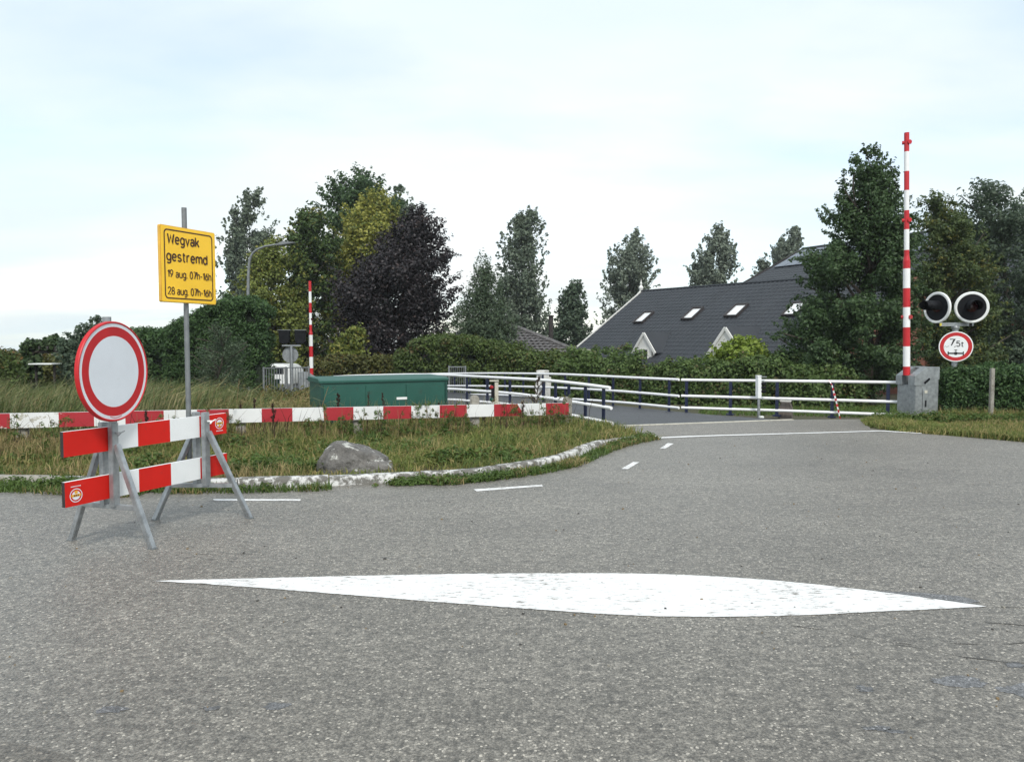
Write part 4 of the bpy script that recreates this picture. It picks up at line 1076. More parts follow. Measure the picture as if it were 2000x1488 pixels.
# ================================================================== WARNING LIGHTS WITH WEIGHT SIGN
def disc_light(root, c, nrm, r, name='signal_lamp'):
    nrm = Vector(nrm).normalized(); sd_ = nrm.cross(Z).normalized(); up = sd_.cross(nrm)
    mb = MB(); mb.lathe(c, nrm, [(0, 0), (r * .83, 0), (r * .84, .012), (r * .95, .016), (r, .004), (r, -.02), (r * .9, -.03), (0, -.03)], 48, [0, 1, 1, 1, 1, 0, 0])
    pl = mb.build(name, ['black_plastic', 'white_enamel'], root, angle=30)
    mb = MB(); cl = c + up * r * .06; mb.lathe(cl, nrm, [(0, .055), (r * .2, .048), (r * .34, .02), (r * .36, 0)], 24); sub(pl, root, mb, 'lens', 'lamp_red')
    mb = MB(); vs = []; seg = 18     # open visor above the lens
    for k in range(seg + 1):
        a = R(-35 + 250 * k / seg); rr = r * .40
        for h, rq in ((.0, rr), (.36 * (1 - .55 * max(0, -math.sin(a))), rr * .92)): vs.append(cl + (sd_ * math.cos(a) + up * math.sin(a)) * rq + nrm * h)
    mb.add(vs, [(2 * k, 2 * k + 1, 2 * k + 3, 2 * k + 2) for k in range(seg)]); ob = sub(pl, root, mb, 'visor', 'black_plastic', fixn=False)
    md = ob.modifiers.new('shell', 'SOLIDIFY'); md.thickness = .006
    mb = MB(); mb.lathe(c - nrm * .03, nrm, [(0, -.14), (r * .5, -.14), (r * .62, -.11), (r * .66, 0)], 24); mb.bar(c - up * r * .9 - nrm * .04, c - up * (r + .06) - nrm * .04, .04, .04, up=nrm); sub(pl, root, mb, 'lamp_case', 'black_plastic')
    return pl
DS = 15.75
sp_ = at(1865, 677, DS); sb = Vector((sp_.x, sp_.y, gz(sp_.x, sp_.y)))
wl = thing('warning_lights', 'pair of dark round warning lights with white rims above a hedge, on one grey post', 'signal light', sb)
mb = MB(); zb1 = at(1865, 634, DS).z
mb.tube([sb - Z * .05, Vector((sb.x, sb.y, zb1 - .01))], .055, 16); mb.lathe((sb.x, sb.y, zb1 - .09), (0, 0, 1), [(.0, 0), (.075, 0), (.08, .03), (.05, .075), (.0, .08)], 18); mb.build('post', 'galvanised', wl)
ca_, cb_ = at(1833, 634, DS - .05), at(1900, 633, DS + .05)
mb = MB(); mb.bar(ca_, cb_, .06, .075); mb.bar(ca_ + (ca_ - cb_).normalized() * -.05 + Vector((0, -.035, 0)), ca_ + (ca_ - cb_).normalized() * -.0 + Vector((0, -.035, 0)), .006, .06, mi=1); mb.build('crossarm', ['galvanised', 'yellow_tape'], wl, bevel=.004)
face = Vector((-sb.x, -sb.y, 0)).normalized()
cR = at(1898, 600.5, DS - .12); disc_light(wl, cR, Matrix.Rotation(R(14), 3, 'Z') @ face, .318)
cL = at(1830, 601, DS - .1); disc_light(wl, cL, Matrix.Rotation(R(-40), 3, 'Z') @ face, .318)
# weight limit sign is bolted to the same post
cS = at(1867, 677, DS - .10); nS = Matrix.Rotation(R(8), 3, 'Z') @ face; sS = nS.cross(Z).normalized() * -1
ws = thing('weight_limit_sign', 'round red rimmed axle weight sign reading 7,5t under the warning lights', 'road sign', (cS.x, cS.y, cS.z - .31))
mb = MB(); mb.lathe(cS, nS, [(0, 0), (.218, 0), (.29, 0), (.306, 0), (.310, -.004), (.310, -.02), (0, -.02)], 56, [0, 1, 0, 0, 2, 2]); mb.build('sign_plate', ['board_white', 'sign_red_old', 'galvanised_dark'], ws, angle=30)
mb = MB(); e = cS + nS * .003
put_text(mb, '7', e, sS, Z, -.112, -.028, .022, .130, .019)
put_text(mb, ',', e, sS, Z, -.020, -.004, .004, .10, .014)
put_text(mb, '5', e, sS, Z, .010, .072, .004, .105, .017)
put_text(mb, 't', e, sS, Z, .092, .136, .004, .095, .016)
mb.build('lettering', 'letter_black', ws, smooth=False, fixn=False); mb = MB()
def q2(pts): mb.add([e + sS * x + Z * y for x, y in pts], [tuple(range(len(pts)))])
q2([(-.145, -.098), (-.125, -.098), (-.125, -.18), (-.145, -.18)][::-1]); q2([(.125, -.098), (.145, -.098), (.145, -.18), (.125, -.18)][::-1])
q2([(-.125, -.121), (-.03, -.121), (-.03, -.151), (-.125, -.151)][::-1]); q2([(.03, -.121), (.125, -.121), (.125, -.151), (.03, -.151)][::-1])
flat_ring(mb, e + Z * -.136, sS, Z, 0, .034, 16); q2([(-.032, -.062), (.032, -.062), (0, -.094)][::-1])
mb.build('axle_symbol', 'letter_black', ws, smooth=False, fixn=False)
mb = MB()
for k in range(5): flat_ring(mb, e + nS * .001 + sS * (-.20 + k * .017) + Z * (.012 * math.sin(k * 2.1)), sS, Z, 0, .007, 8)
mb.build('dirt_mark', 'concrete', ws, smooth=False, fixn=False)

# the same signal seen from behind across the bridge
DF = 27.6; fp = at(569, 695, DF); fb = Vector((fp.x, fp.y, gz(fp.x, fp.y)))
wf = thing('warning_lights', 'backs of a pair of black warning lights beside the smaller far boom', 'signal light', fb)
mb = MB(); zc2 = at(569, 675, DF).z; mb.tube([fb - Z * .05, Vector((fb.x, fb.y, zc2))], .06, 14); mb.build('post', 'galvanised', wf)
mb = MB(); mb.bar(at(551, 675, DF), at(588, 675, DF), .07, .06); mb.build('crossarm', 'galvanised', wf, bevel=.004)
for px in (554.5, 585.5):
    c = at(px, 658, DF); mb = MB(); bk = Vector((.1, -1, 0)).normalized()
    q = [(-.20, .24), (.20, .24), (.17, -.20), (.10, -.25), (-.10, -.25), (-.17, -.20)]
    sdv = Vector((1, .1, 0)).normalized(); mb.prism([c + sdv * x + Z * y for x, y in q], -bk * .22); mb.bar(c - Z * .25 - bk * .1, c - Z * .32 - bk * .1, .05, .05)
    pl = mb.build('lamp_case', 'black_plastic', wf, bevel=.02)
    mb = MB(); mb.bar(c + sdv * -.22 + Z * .245 - bk * .1, c + sdv * .22 + Z * .245 - bk * .1, .26, .025); sub(pl, wf, mb, 'case_top', 'galvanised_dark')
sf = thing('sign_back', 'grey back of a small round sign on the post of the far warning lights', 'road sign', at(567, 708, DF - .02))
c = at(567, 693, DF + .08); mb = MB(); mb.lathe(c, (.05, -1, 0), [(0, 0), (.27, 0), (.278, .015), (.285, .015), (.285, -.02), (0, -.02)], 36); mb.build('sign_plate', 'galvanised', sf, angle=30)

# ================================================================== OTHER STREET FURNITURE
DL = 34.0; lb = at(484, 700, DL); lb = Vector((lb.x, lb.y, gz(lb.x, lb.y)))
lp = thing('street_lamp', 'slim grey street lamp with curved arm rising behind the clipped conifer hedge', 'street lamp', lb)
pts = [lb - Z * .05, at(484, 640, DL), at(484.5, 580, DL), at(485, 540, DL), at(486.5, 515, DL), at(489, 503, DL), at(494, 494, DL), at(503, 487, DL), at(517, 481.5, DL), at(535, 478.5, DL), at(550, 477, DL)]
mb = MB(); mb.tube(pts, [.075, .08, .07, .062, .058, .055, .05, .048, .045, .042, .04], 12); mb.build('pole', 'galvanised_dark', lp)
mb = MB(); h0, h1 = at(540, 478, DL), at(577, 474.5, DL); dd = (h1 - h0).normalized(); nn = dd.cross(Vector((0, 1, 0))).normalized()
mb.prism([h0 + nn * .02 - Vector((0, .14, 0)), h0.lerp(h1, .35) + nn * .10 - Vector((0, .14, 0)), h1 + nn * .02 - Vector((0, .14, 0)), h1 - nn * .015 - Vector((0, .14, 0)), h0.lerp(h1, .3) - nn * .05 - Vector((0, .14, 0)), h0 - nn * .05 - Vector((0, .14, 0))], (0, .28, 0)); mb.build('lamp_head', 'galvanised_dark', lp, bevel=.02)

def bollard(label, px, ytop, ybot, D, w, cap, mat, catn='bollard', capw=None):
    p = at(px, ybot, D); pt = at(px, ytop, D); g = Vector((p.x, p.y, min(p.z, gz(p.x, p.y)) - .03)); h = pt.z - g.z
    root = thing('bollard', label, catn, g); fr = Vector((-.45, -.89, 0)).normalized(); sd_ = Vector((-fr.y, fr.x, 0))
    mb = MB(); w0 = w * 1.05; w1 = w * .68
    poly = [(-w0, 0), (w0, 0), (w0, h * .55), (w1, h - .07), (w1, h - cap), (-w1, h - cap), (-w1, h - .07), (-w0, h * .55)]
    mb.prism([g + sd_ * x / 2 - fr * w / 2 + Z * z for x, z in poly], fr * w * .95); mb.build('shaft', mat, root, bevel=.012)
    mb = MB(); mb.box(g + Z * (h - cap / 2), (capw or w * .86, capw or w * .86, cap), Matrix.Rotation(math.atan2(sd_.y, sd_.x), 3, 'Z')); mb.build('cap', 'timber_white_cap', root, bevel=.012)
    return root
pB = on_line(RS, (RE.x, RE.y), 1534, 790)
bollard('grey timber bollard with white cap behind the approach railing', 1534, 779.5, 819, pB.y + .22, .27, .06, 'timber_grey')
pC = on_line(RS, BD, 1060, 745)
bollard('weathered pale bollard with white cap poking above the bridge rails before the hedge', 1060, 723, 790, pC.y + .3, .34, .07, 'timber_white_cap')
pD = on_line(RS, BD, 1071, 745)
mb = MB(); q = at(1071, 745, pC.y + .55); mb.box(q, (.17, .03, .28), Matrix.Rotation(R(-20), 3, 'Z')); tp = thing('marker_plate', 'small pale rectangular plate behind the weathered bollard on the bridge', 'marker', (q.x, q.y, q.z - .5)); mb.build('plate', 'timber_white_cap', tp, bevel=.005)
mb = MB(); mb.tube([q - Z * .9 + Vector((0, .03, 0)), q + Z * .1 + Vector((0, .03, 0))], .02, 8); mb.build('stake', 'galvanised_dark', tp)

# ship signal: cream post with a black lamp case seen from the side
DN = 15.6; nb = at(968, 800, DN); nbz = gz(nb.x, nb.y)
sg = thing('ship_signal', 'cream post carrying a small red over green signal by the bridge', 'signal', (nb.x, nb.y, nbz))
mb = MB(); zt_ = at(968, 745, DN).z
mb.box((nb.x + .02, nb.y, (zt_ + nbz) / 2), (.075, .075, zt_ - nbz)); mb.box((nb.x - .03, nb.y, zt_ + .012), (.19, .12, .025)); mb.build('post', 'concrete_pale', sg, bevel=.006)
zc3 = (at(962, 750, DN).z + at(962, 786, DN).z) / 2
mb = MB(); mb.box((nb.x - .055, nb.y - .01, zc3), (.07, .10, .36)); cs = mb.build('lamp_case', 'black_plastic', sg, bevel=.01)
for py, m in ((756, 'reflector_red'), (780, 'lamp_green')):
    c = at(960.5, py, DN - .03); mb = MB(); mb.lathe(c, (-.55, -.8, 0), [(0, .04), (.03, .032), (.046, .01), (.048, -.05)], 18); sub(cs, sg, mb, 'lens', m)

# pale sensor post on the bridge edge
pS = on_line(RS, (RE.x, RE.y), 1482, 775); DV = pS.y - .18
g = at(1482, 817, DV); snp = thing('sensor_post', 'pale grey post with a stack of dark sensors in front of the approach railing', 'post', (g.x, g.y, g.z))
mb = MB(); mb.tube([g, at(1481.5, 735, DV)], .032, 10); mb.build('pole', 'galvanised', snp)
mb = MB(); c0, c1 = at(1481.5, 778, DV), at(1481.5, 734, DV); mb.bar(c0, c1, .095, .095, up=(.4, -1, 0)); mb.box(c1, (.115, .115, .02)); mb.build('housing', 'board_white', snp, bevel=.006)
for py in (749.5, 757, 764.5):
    c = at(1491.5, py, DV - .02); mb = MB(); mb.tube([c + Vector((-.06, .02, 0)), c + Vector((.05, -.02, 0))], .032, 12); mb.build('sensor', 'black_plastic', snp)
c = at(1492, 736, DV); mb = MB(); mb.box(c, (.11, .08, .015)); mb.build('rain_shield', 'galvanised', snp)
mb = MB(); c = at(1487, 814.5, DV - .05); mb.box(c, (.10, .08, .05), Matrix.Rotation(.3, 3, 'Z')); tag(mb.build('white_stub', 'white_enamel', bevel=.012), 'small white block at the foot of the sensor post', 'block')

# grey bar fences
def bar_fence(label, pA, pB_, ya, yb, n, D0, D1_, posts=2):
    a = at(pA, ya, D0); b = at(pB_, yb, D1_); za, zb_ = gz(a.x, a.y), gz(b.x, b.y)
    root = thing('bar_fence', label, 'fence', Vector((a.x, a.y, za)).lerp(Vector((b.x, b.y, zb_)), .5))
    for p0, p1 in ((a, b), (Vector((a.x, a.y, za + .15)), Vector((b.x, b.y, zb_ + .15)))):
        mb = MB(); mb.bar(p0, p1, .05, .04); mb.build('rail', 'galvanised_dark', root)
    mb = MB()
    for i in range(1, n):
        t = i / n; p = a.lerp(b, t); z0 = za + (zb_ - za) * t + .15; mb.tube([Vector((p.x, p.y, z0)), p], .013, 6)
    mb.build('bars', 'galvanised_dark', root)
    for i in range(posts):
        t = i / max(1, posts - 1); p = a.lerp(b, t); mb = MB(); mb.bar(Vector((p.x, p.y, za + (zb_ - za) * t - .05)), p + Z * .04, .06, .06, up=(0, 1, 0)); mb.build('post', 'galvanised_dark', root)
bar_fence('grey steel bar fence between the conifer hedge and the far boom', 515, 603, 719, 717.5, 17, 26.6, 26.2, 3)
bar_fence('short section of grey bar fence standing above the bridge railings', 877, 909, 716.5, 716.5, 8, 29.6, 29.6)
bar_fence('low grey bar fence half hidden by reeds under the conifer hedge', 428, 486, 760, 758, 11, 24.4, 24.4)
# post by the right-hand hedge
g = at(1937, 760, 14.72); mb = MB(); mb.bar(Vector((g.x, g.y, 0)), Vector((g.x, g.y, at(1935, 719, g.y).z)), .07, .07, up=(0, 1, 0)); tag(mb.build('hedge_post', 'concrete', bevel=.008), 'thin grey upright post in front of the right-hand hedge', 'post')

# ================================================================== BUILDINGS
def tiled_plane(root, name, O, E, S, Lx, Ly, mat, wave=.30, row=.38, amp=.055, step=.014, parent=None):
    """profiled tile roof: O lower-left corner, E along the eave, S up the slope; waves across, a step at each row"""
    E, S = Vector(E).normalized(), Vector(S).normalized(); Nn = E.cross(S).normalized()
    if Nn.z < 0: Nn = -Nn
    nxx = int(Lx / wave) * 6 + 1; rows_ = int(Ly / row); t = []; 
    for i in range(rows_): t += [(i * row, step), ((i + 1) * row - .004, 0)]
    xs = np.linspace(0, Lx, nxx); hw = amp * np.abs(np.sin(np.pi * xs / wave)) ** .8
    vs = []
    for sy, hh in t:
        for x, hx in zip(xs, hw): vs.append(O + E * x + S * sy + Nn * (hx + hh))
    fs = [(j * nxx + i, j * nxx + i + 1, (j + 1) * nxx + i + 1, (j + 1) * nxx + i) for j in range(len(t) - 1) for i in range(nxx - 1)]
    mb = MB(); mb.add(vs, fs)
    o = mb.build(name, mat, root, smooth=False, fixn=False)
    if parent is not None: o.parent = parent
    return o, Nn
# long thatch-shaped farmhouse with dark tiles
A = at(1254, 570, 52.0); B = on = at(1640, 536.5, 40.0); B.z = A.z
E = (B - A); E.z = 0; LR = E.length + 4; E.normalize(); Nh = Vector((-E.y, E.x, 0)); Nh = -Nh if Nh.y > 0 else Nh
C = at(1120, 681, 49.0); dv = C - A; run = -(dv.dot(Nh)) if dv.dot(Nh) < 0 else dv.dot(Nh)
drop = A.z - C.z; S = (Nh * -run + Z * drop); sl = S.length; S = S / sl
ext = 1.34; Cn = A - S * sl * ext; gzh = gz(A.x, A.y)
fh = thing('farmhouse', 'long low farmhouse with a dark tiled roof, skylights and white dormers behind the hedge', 'house', (A.x + E.x * LR / 2, A.y + E.y * LR / 2, gzh))
rf, Nr = tiled_plane(fh, 'roof', Cn, E, S, LR, sl * ext, 'roof_tile')
mb = MB(); mb.add([A + Z * .0, A + E * LR, A + E * LR + (-Nh * run * ext - Z * drop * ext), A - Nh * run * ext - Z * drop * ext], [(0, 1, 2, 3)]); sub(rf, fh, mb, 'rear_slope', 'roof_tile', smooth=False)
mb = MB(); mb.tube([A - E * .1 + Z * .05, A + E * LR + Z * .05], .075, 10); sub(rf, fh, mb, 'ridge_cap', 'roof_tile')
mb = MB(); mb.bar(Cn - E * .06, A - E * .06, .05, .15, up=Nr); sub(rf, fh, mb, 'bargeboard', 'house_white')
mb = MB(); wv = [Cn + Nh * -.35, Cn + E * LR + Nh * -.35]; eav = Cn.z - .02
inner = Cn - Nh * .4; bk = A - Nh * run * ext * .94
mb.prism([Vector((inner.x, inner.y, gzh - .2)), Vector((inner.x, inner.y, eav)), Vector((A.x, A.y, A.z - .2)), Vector((bk.x, bk.y, eav)), Vector((bk.x, bk.y, gzh - .2))], E * LR); wl_ = mb.build('wall', 'house_brick', fh, smooth=False)
mb = MB(); c = A - E * .1 + Z * .05; mb.lathe(c, (0, 0, 1), [(.10, 0), (.12, .1), (.17, .22), (.10, .34), (.05, .42), (.085, .5), (.03, .62), (0, .85)], 12); mb.bar(c - Nh * .5 - Z * .42, c, .05, .14); mb.bar(c + Nh * .5 - Z * .42, c, .05, .14); mb.build('finial', 'house_white', fh)
def roof_hit(px, py):
    r = ray(px, py); o_ = Vector((0, 0, CAMH)); t = (A - o_).dot(Nr) / r.dot(Nr); return o_ + r * t
for px, py, w, l in ((1258, 622.5, .78, 1.18), (1353.5, 615.5, .78, 1.18), (1439, 609.5, .82, 1.18), (1553, 607, .82, 1.2)):
    c = roof_hit(px, py) + Nr * .05
    mb = MB()
    for s in (-1, 1): mb.bar(c + E * s * (w / 2) - S * l / 2 + Nr * .05, c + E * s * (w / 2) + S * l / 2 + Nr * .05, .09, .14, up=Nr)
    for s in (-1, 1): mb.bar(c + S * s * (l / 2) - E * w / 2 + Nr * .053, c + S * s * (l / 2) + E * w / 2 + Nr * .053, .10, .15, up=Nr)
    sk = sub(rf, fh, mb, 'skylight', 'board_edge')
    mb = MB(); mb.prism([c + E * (x * w / 2) + S * (y * l / 2) + Nr * .035 for x, y in ((-1, -1), (1, -1), (1, 1), (-1, 1))], Nr * .02); mb.build('skylight_pane', 'pane_white', fh, smooth=False)
def dormer(px, py, w, h, full):
    """gabled dormer: px, py is the apex of its white front"""
    r_ = ray(px, py); o_ = Vector((0, 0, CAMH)); f = o_ + r_ * ((A + Z * h * .97 - o_).dot(Nr) / r_.dot(Nr))
    mb = MB(); tri = [f - E * w / 2 - Z * h * .62, f + E * w / 2 - Z * h * .62, f + Z * 0]
    mb.prism([f - E * w * .42 - Z * h, f + E * w * .42 - Z * h, f + E * w * .42 - Z * h * .6, f - Z * .04, f - E * w * .42 - Z * h * .6], -Nh * .12); dm = mb.build('dormer', 'house_white', fh, smooth=False)
    mb = MB(); fo = f + Nh * .035
    for s in (-1, 1): mb.bar(fo + E * s * w * .60 - Z * h * .78, fo + Z * .06, .16, .07, up=Nh)
    sub(dm, fh, mb, 'bargeboard', 'house_white', bevel=.01)
    mb = MB()
    for s in (-1, 1):
        fo = f - Nh * .04; mb.prism([fo + Z * .10, fo + E * s * w * .66 - Z * h * .78, fo + E * s * w * .66 - Z * h * .78 - Nh * h * 1.5, fo - Nh * h * 1.5 + Z * .10], Z * .05)
    sub(dm, fh, mb, 'dormer_roof', 'roof_tile', smooth=False)
    mb = MB(); wx = f + Nh * .02
    mb.prism([wx - E * w * .22 - Z * h * .98, wx + E * w * .22 - Z * h * .98, wx + E * w * .22 - Z * h * .62, wx - E * w * .22 - Z * h * .62], Nh * .03); sub(dm, fh, mb, 'window', 'window_glass', smooth=False)
    mb = MB()
    for x in (-.24, 0, .24): mb.bar(wx + Nh * .03 + E * w * x - Z * h * 1.0, wx + Nh * .03 + E * w * x - Z * h * .60, .05, .05, up=Nh)
    mb.bar(wx + Nh * .032 - E * w * .24 - Z * h * .61, wx + Nh * .032 + E * w * .24 - Z * h * .61, .05, .05, up=Nh); sub(dm, fh, mb, 'window_frame', 'house_white')
    for k in range(5):
        pass
    # side cheeks
    mb = MB()
    for s in (-1, 1): mb.prism([f + E * s * w * .42 - Z * h, f + E * s * w * .42 - Z * h * .58, f + E * s * w * .42 - Z * h * .58 - Nh * 2.2, f + E * s * w * .42 - Z * h - Nh * 1.6], E * -s * .05)
    sub(dm, fh, mb, 'cheek', 'house_white', smooth=False)
dormer(1258, 653, 1.5, 1.36, True)
dormer(1417, 643, 1.95, 1.75, False)

# taller roof with solar panels behind
A = at(1569, 488, 60.0); B2_ = at(1835, 459.5, 50.0); E2 = (B2_ - A); E2.z = 0; E2.normalize(); E = E2
Nh = Vector((-E.y, E.x, 0)); Nh = -Nh if Nh.y > 0 else Nh
C = at(1490, 541, 57.0); dv = C - A; run = abs(dv.dot(Nh)); drop = A.z - C.z; S = -Nh * run * 1.0 + Z * drop; sl = S.length; S /= sl; ext = 2.6; LR = 26
Cn = A - S * sl * ext; gzh = gz(A.x, A.y)
bh = thing('barn', 'taller dark roofed barn with solar panels behind the farmhouse and the big tree', 'barn', (A.x + E.x * LR / 2, A.y + E.y * LR / 2, gzh))
rf2, Nr2 = tiled_plane(bh, 'roof', Cn, E, S, LR, sl * ext, 'roof_tile', .36, .5)
mb = MB(); mb.add([A, A + E * LR, A + E * LR + (-Nh * run * ext - Z * drop * ext), A - Nh * run * ext - Z * drop * ext], [(0, 1, 2, 3)]); sub(rf2, bh, mb, 'rear_slope', 'roof_tile', smooth=False)
mb = MB(); mb.tube([A - E * .1 + Z * .05, A + E * LR + Z * .05], .13, 10); sub(rf2, bh, mb, 'ridge_cap', 'roof_tile')
mb = MB(); mb.bar(Cn - E * .08, A - E * .08, .05, .24, up=Nr2); sub(rf2, bh, mb, 'bargeboard', 'board_edge')
inner = Cn - Nh * .5; bk = A - Nh * run * ext * .92
mb = MB(); mb.prism([Vector((inner.x, inner.y, gzh - .2)), Vector((inner.x, inner.y, Cn.z)), Vector((A.x, A.y, A.z - .25)), Vector((bk.x, bk.y, Cn.z)), Vector((bk.x, bk.y, gzh - .2))], E * LR); mb.build('wall', 'house_brick', bh, smooth=False)
for i in range(12):
    for j in range(2):
        c = A - S * (1.35 + j * 1.75) + E * (.9 + j * .15 + i * 1.06) + Nr2 * .12
        mb = MB(); mb.prism([c + E * x * .5 + S * y * .83 for x, y in ((-1, -1), (1, -1), (1, 1), (-1, 1))], Nr2 * .04); sub(rf2, bh, mb, 'solar_panel', 'solar', smooth=False)

# small tiled cottage and flat white annexe
D = 43.0; A = at(985, 632, D); C2 = at(1112, 684, D - 1.5); gzh = gz(A.x, A.y)
ch = thing('cottage', 'small cottage with a mottled grey tiled hip roof half hidden by bushes', 'house', (A.x, A.y, gzh))
Eh = Vector((1, .08, 0)).normalized(); Nf = Vector((.08, -1, 0)).normalized()
hgt = A.z - C2.z + .7; rx = (C2.x - A.x) * 1.45
apL = A - Eh * 2.0; apR = A
frontL = apL + Nf * 3.4 - Z * hgt - Eh * 3.0; frontR = apR + Nf * 3.4 - Z * hgt + Eh * rx
Sx = ((apL + apR) / 2 - (frontL + frontR) / 2); Sx = Sx - Eh * Sx.dot(Eh); L_ = (frontR - frontL).length
# clipped tiled front slope: rows of tiles narrowing to the ridge
mb = MB(); rows_ = 15; Nn = Eh.cross(Sx).normalized()
for r_ in range(rows_):
    t0, t1 = r_ / rows_, (r_ + 1) / rows_
    a0, b0 = frontL.lerp(apL, t0), frontR.lerp(apR, t0); a1, b1_ = frontL.lerp(apL, t1), frontR.lerp(apR, t1)
    nt_ = max(2, int((b0 - a0).length / .28))
    for k in range(nt_):
        p0, p1 = a0.lerp(b0, k / nt_), a0.lerp(b0, (k + .93) / nt_); q0, q1 = a1.lerp(b1_, k / nt_), a1.lerp(b1_, (k + .93) / nt_)
        m0, m1 = p0.lerp(p1, .5) + Nn * .05, q0.lerp(q1, .5) + Nn * .05
        off = Nn * .05
        mb.add([p0 + off, m0 + off, p1 + off, q1, m1, q0], [(0, 1, 4, 5), (1, 2, 3, 4)])
rfc = mb.build('roof', 'roof_tile_old', ch, smooth=False)
mb = MB(); mb.add([frontL, frontR, apR, apL], [(0, 1, 2, 3)]); bkR = frontR - Nf * 6.8; bkL = frontL - Nf * 6.8
mb.add([frontR, bkR, apR], [(0, 1, 2)]); mb.add([bkR, bkL, apL, apR], [(0, 1, 2, 3)]); mb.add([bkL, frontL, apL], [(0, 1, 2)]); sub(rfc, ch, mb, 'roof_deck', 'dark_wood', smooth=False)
mb = MB(); mb.tube([apR + Nn * .08, frontR + Nn * .08], .12, 8); mb.tube([apL + Nn * .08, apR + Nn * .08], .12, 8); sub(rfc, ch, mb, 'hip_cap', 'roof_tile_old')
mb = MB(); mid = (frontL + bkR) / 2; mb.box((mid.x, mid.y, (frontL.z + gzh) / 2 - .05), (L_ - .8, 6.0, frontL.z - gzh - .1), Matrix.Rotation(math.atan2(Eh.y, Eh.x), 3, 'Z')); mb.build('wall', 'house_brick', ch, smooth=False)
mb = MB(); mb.box((0, 0, 0), (.01, .01, .01)); 
ff = at(1076, 640, D - .6); mb = MB(); fz = at(1076, 619, D - .6).z; mb.tube([Vector((ff.x, ff.y, C2.z)), Vector((ff.x, ff.y, fz))], .13, 12); mb.lathe((ff.x, ff.y, fz), (0, 0, 1), [(.13, 0), (.17, .02), (.17, .07), (.1, .1), (0, .1)], 12); mb.build('chimney', 'dark_wood', ch)
a = at(1108, 684, 46.5); b = at(1180, 683, 47.0); g0 = gz(a.x, a.y)
an = thing('annexe', 'flat roofed white annexe between the cottage and the farmhouse', 'annexe', (a.x + .8, a.y + 1, g0))
mb = MB(); mb.prism([Vector((a.x, a.y, g0)), Vector((b.x, b.y, g0)), Vector((b.x, b.y, a.z - .12)), Vector((a.x, a.y, a.z - .12))], (0, 1.6, 0)); mb.build('wall', 'house_white', an, smooth=False)
mb = MB(); mb.prism([Vector((a.x - .1, a.y - .12, a.z - .12)), Vector((b.x + .1, b.y - .12, a.z - .12)), Vector((b.x + .1, b.y - .12, a.z + .04)), Vector((a.x - .1, a.y - .12, a.z + .04))], (0, 1.8, 0)); mb.build('roof', 'concrete_pale', an, smooth=False)

# garden shed with blue panels, pergola, white table, pale caravan and bin
D = 30.0; a, b = at(298, 682, D), at(352, 682, D); g0 = gz(a.x, a.y)
sh = thing('garden_shed', 'dark flat roofed garden shed with light blue panels between hedges', 'shed', ((a.x + b.x) / 2, D + .8, g0))
mb = MB(); mb.prism([Vector((a.x, D, g0)), Vector((b.x, D, g0)), Vector((b.x, D, a.z - .1)), Vector((a.x, D, a.z - .1))], (0, 1.6, 0)); mb.build('wall', 'dark_wood', sh, smooth=False)
mb = MB(); mb.prism([Vector((a.x - .15, D - .15, a.z - .1)), Vector((b.x + .15, D - .15, a.z - .1)), Vector((b.x + .15, D - .15, a.z + .05)), Vector((a.x - .15, D - .15, a.z + .05))], (0, 1.9, 0)); mb.build('roof', 'board_edge', sh, smooth=False)
for p0, p1 in ((310, 318), (324, 340)):
    q0, q1 = at(p0, 692, D), at(p1, 707, D); mb = MB(); mb.prism([Vector((q0.x, D - .02, q1.z)), Vector((q1.x, D - .02, q1.z)), Vector((q1.x, D - .02, q0.z)), Vector((q0.x, D - .02, q0.z))], (0, .03, 0)); mb.build('panel', 'blue_paint', sh, smooth=False)
D = 23.0; g0 = gz(-14, D)
pg = thing('pergola', 'dark timber garden pergola overgrown with a climbing vine at far left', 'pergola', (at(105, 690, D).x, D, g0))
def pbar(px0, py0, px1, py1, dd, w, h, nm):
    mb = MB(); mb.bar(at(px0, py0, D + dd), at(px1, py1, D + dd), w, h); mb.build(nm, 'dark_wood', pg, bevel=.01)
for dd in (0, 1.6): pbar(50, 684, 185, 680, dd, .10, .20, 'beam')
for px in (62, 172):
    for dd in (0, 1.6):
        t_ = at(px, 684, D + dd); mb = MB(); mb.bar(Vector((t_.x, t_.y, g0 - .1)), t_, .11, .11, up=(0, 1, 0)); mb.build('post', 'dark_wood', pg, bevel=.01)
for px in range(60, 186, 16): 
    mb = MB(); p0, p1 = at(px, 679, D - .2), at(px, 679, D - .2) + Vector((0, 2, 0)); mb.bar(p0, p1, .05, .09); mb.build('rafter', 'dark_wood', pg)
p0 = at(88, 712, D - 1.2); g1 = gz(p0.x, p0.y)
gt = thing('garden_table', 'long white garden table under the vine covered pergola', 'table', (p0.x, p0.y, g1))
mb = MB(); mb.box(p0 + Z * .02, (.66, .5, .035)); mb.build('tabletop', 'white_enamel', gt, bevel=.006)
for sx in (-1, 1):
    mb = MB(); mb.bar(Vector((p0.x + sx * .26, p0.y, g1)), Vector((p0.x + sx * .26, p0.y, p0.z)), .05, .05, up=(1, 0, 0)); mb.build('leg', 'dark_wood', gt)
D = 36.0; a, b = at(500, 714, D), at(572, 714, D); g0 = gz(a.x, a.y); zt_ = at(540, 712, D).z; zb_ = at(540, 752, D).z
cv = thing('caravan', 'pale caravan parked among shrubs behind the grey bar fence', 'caravan', ((a.x + b.x) / 2, D + 1, g0))
mb = MB(); w = b.x - a.x; h = zt_ - zb_
poly = [(0, 0), (w, 0), (w, h * .55), (w - .18, h * .92), (w - .45, h), (.3, h), (.05, h * .85), (0, h * .5)]
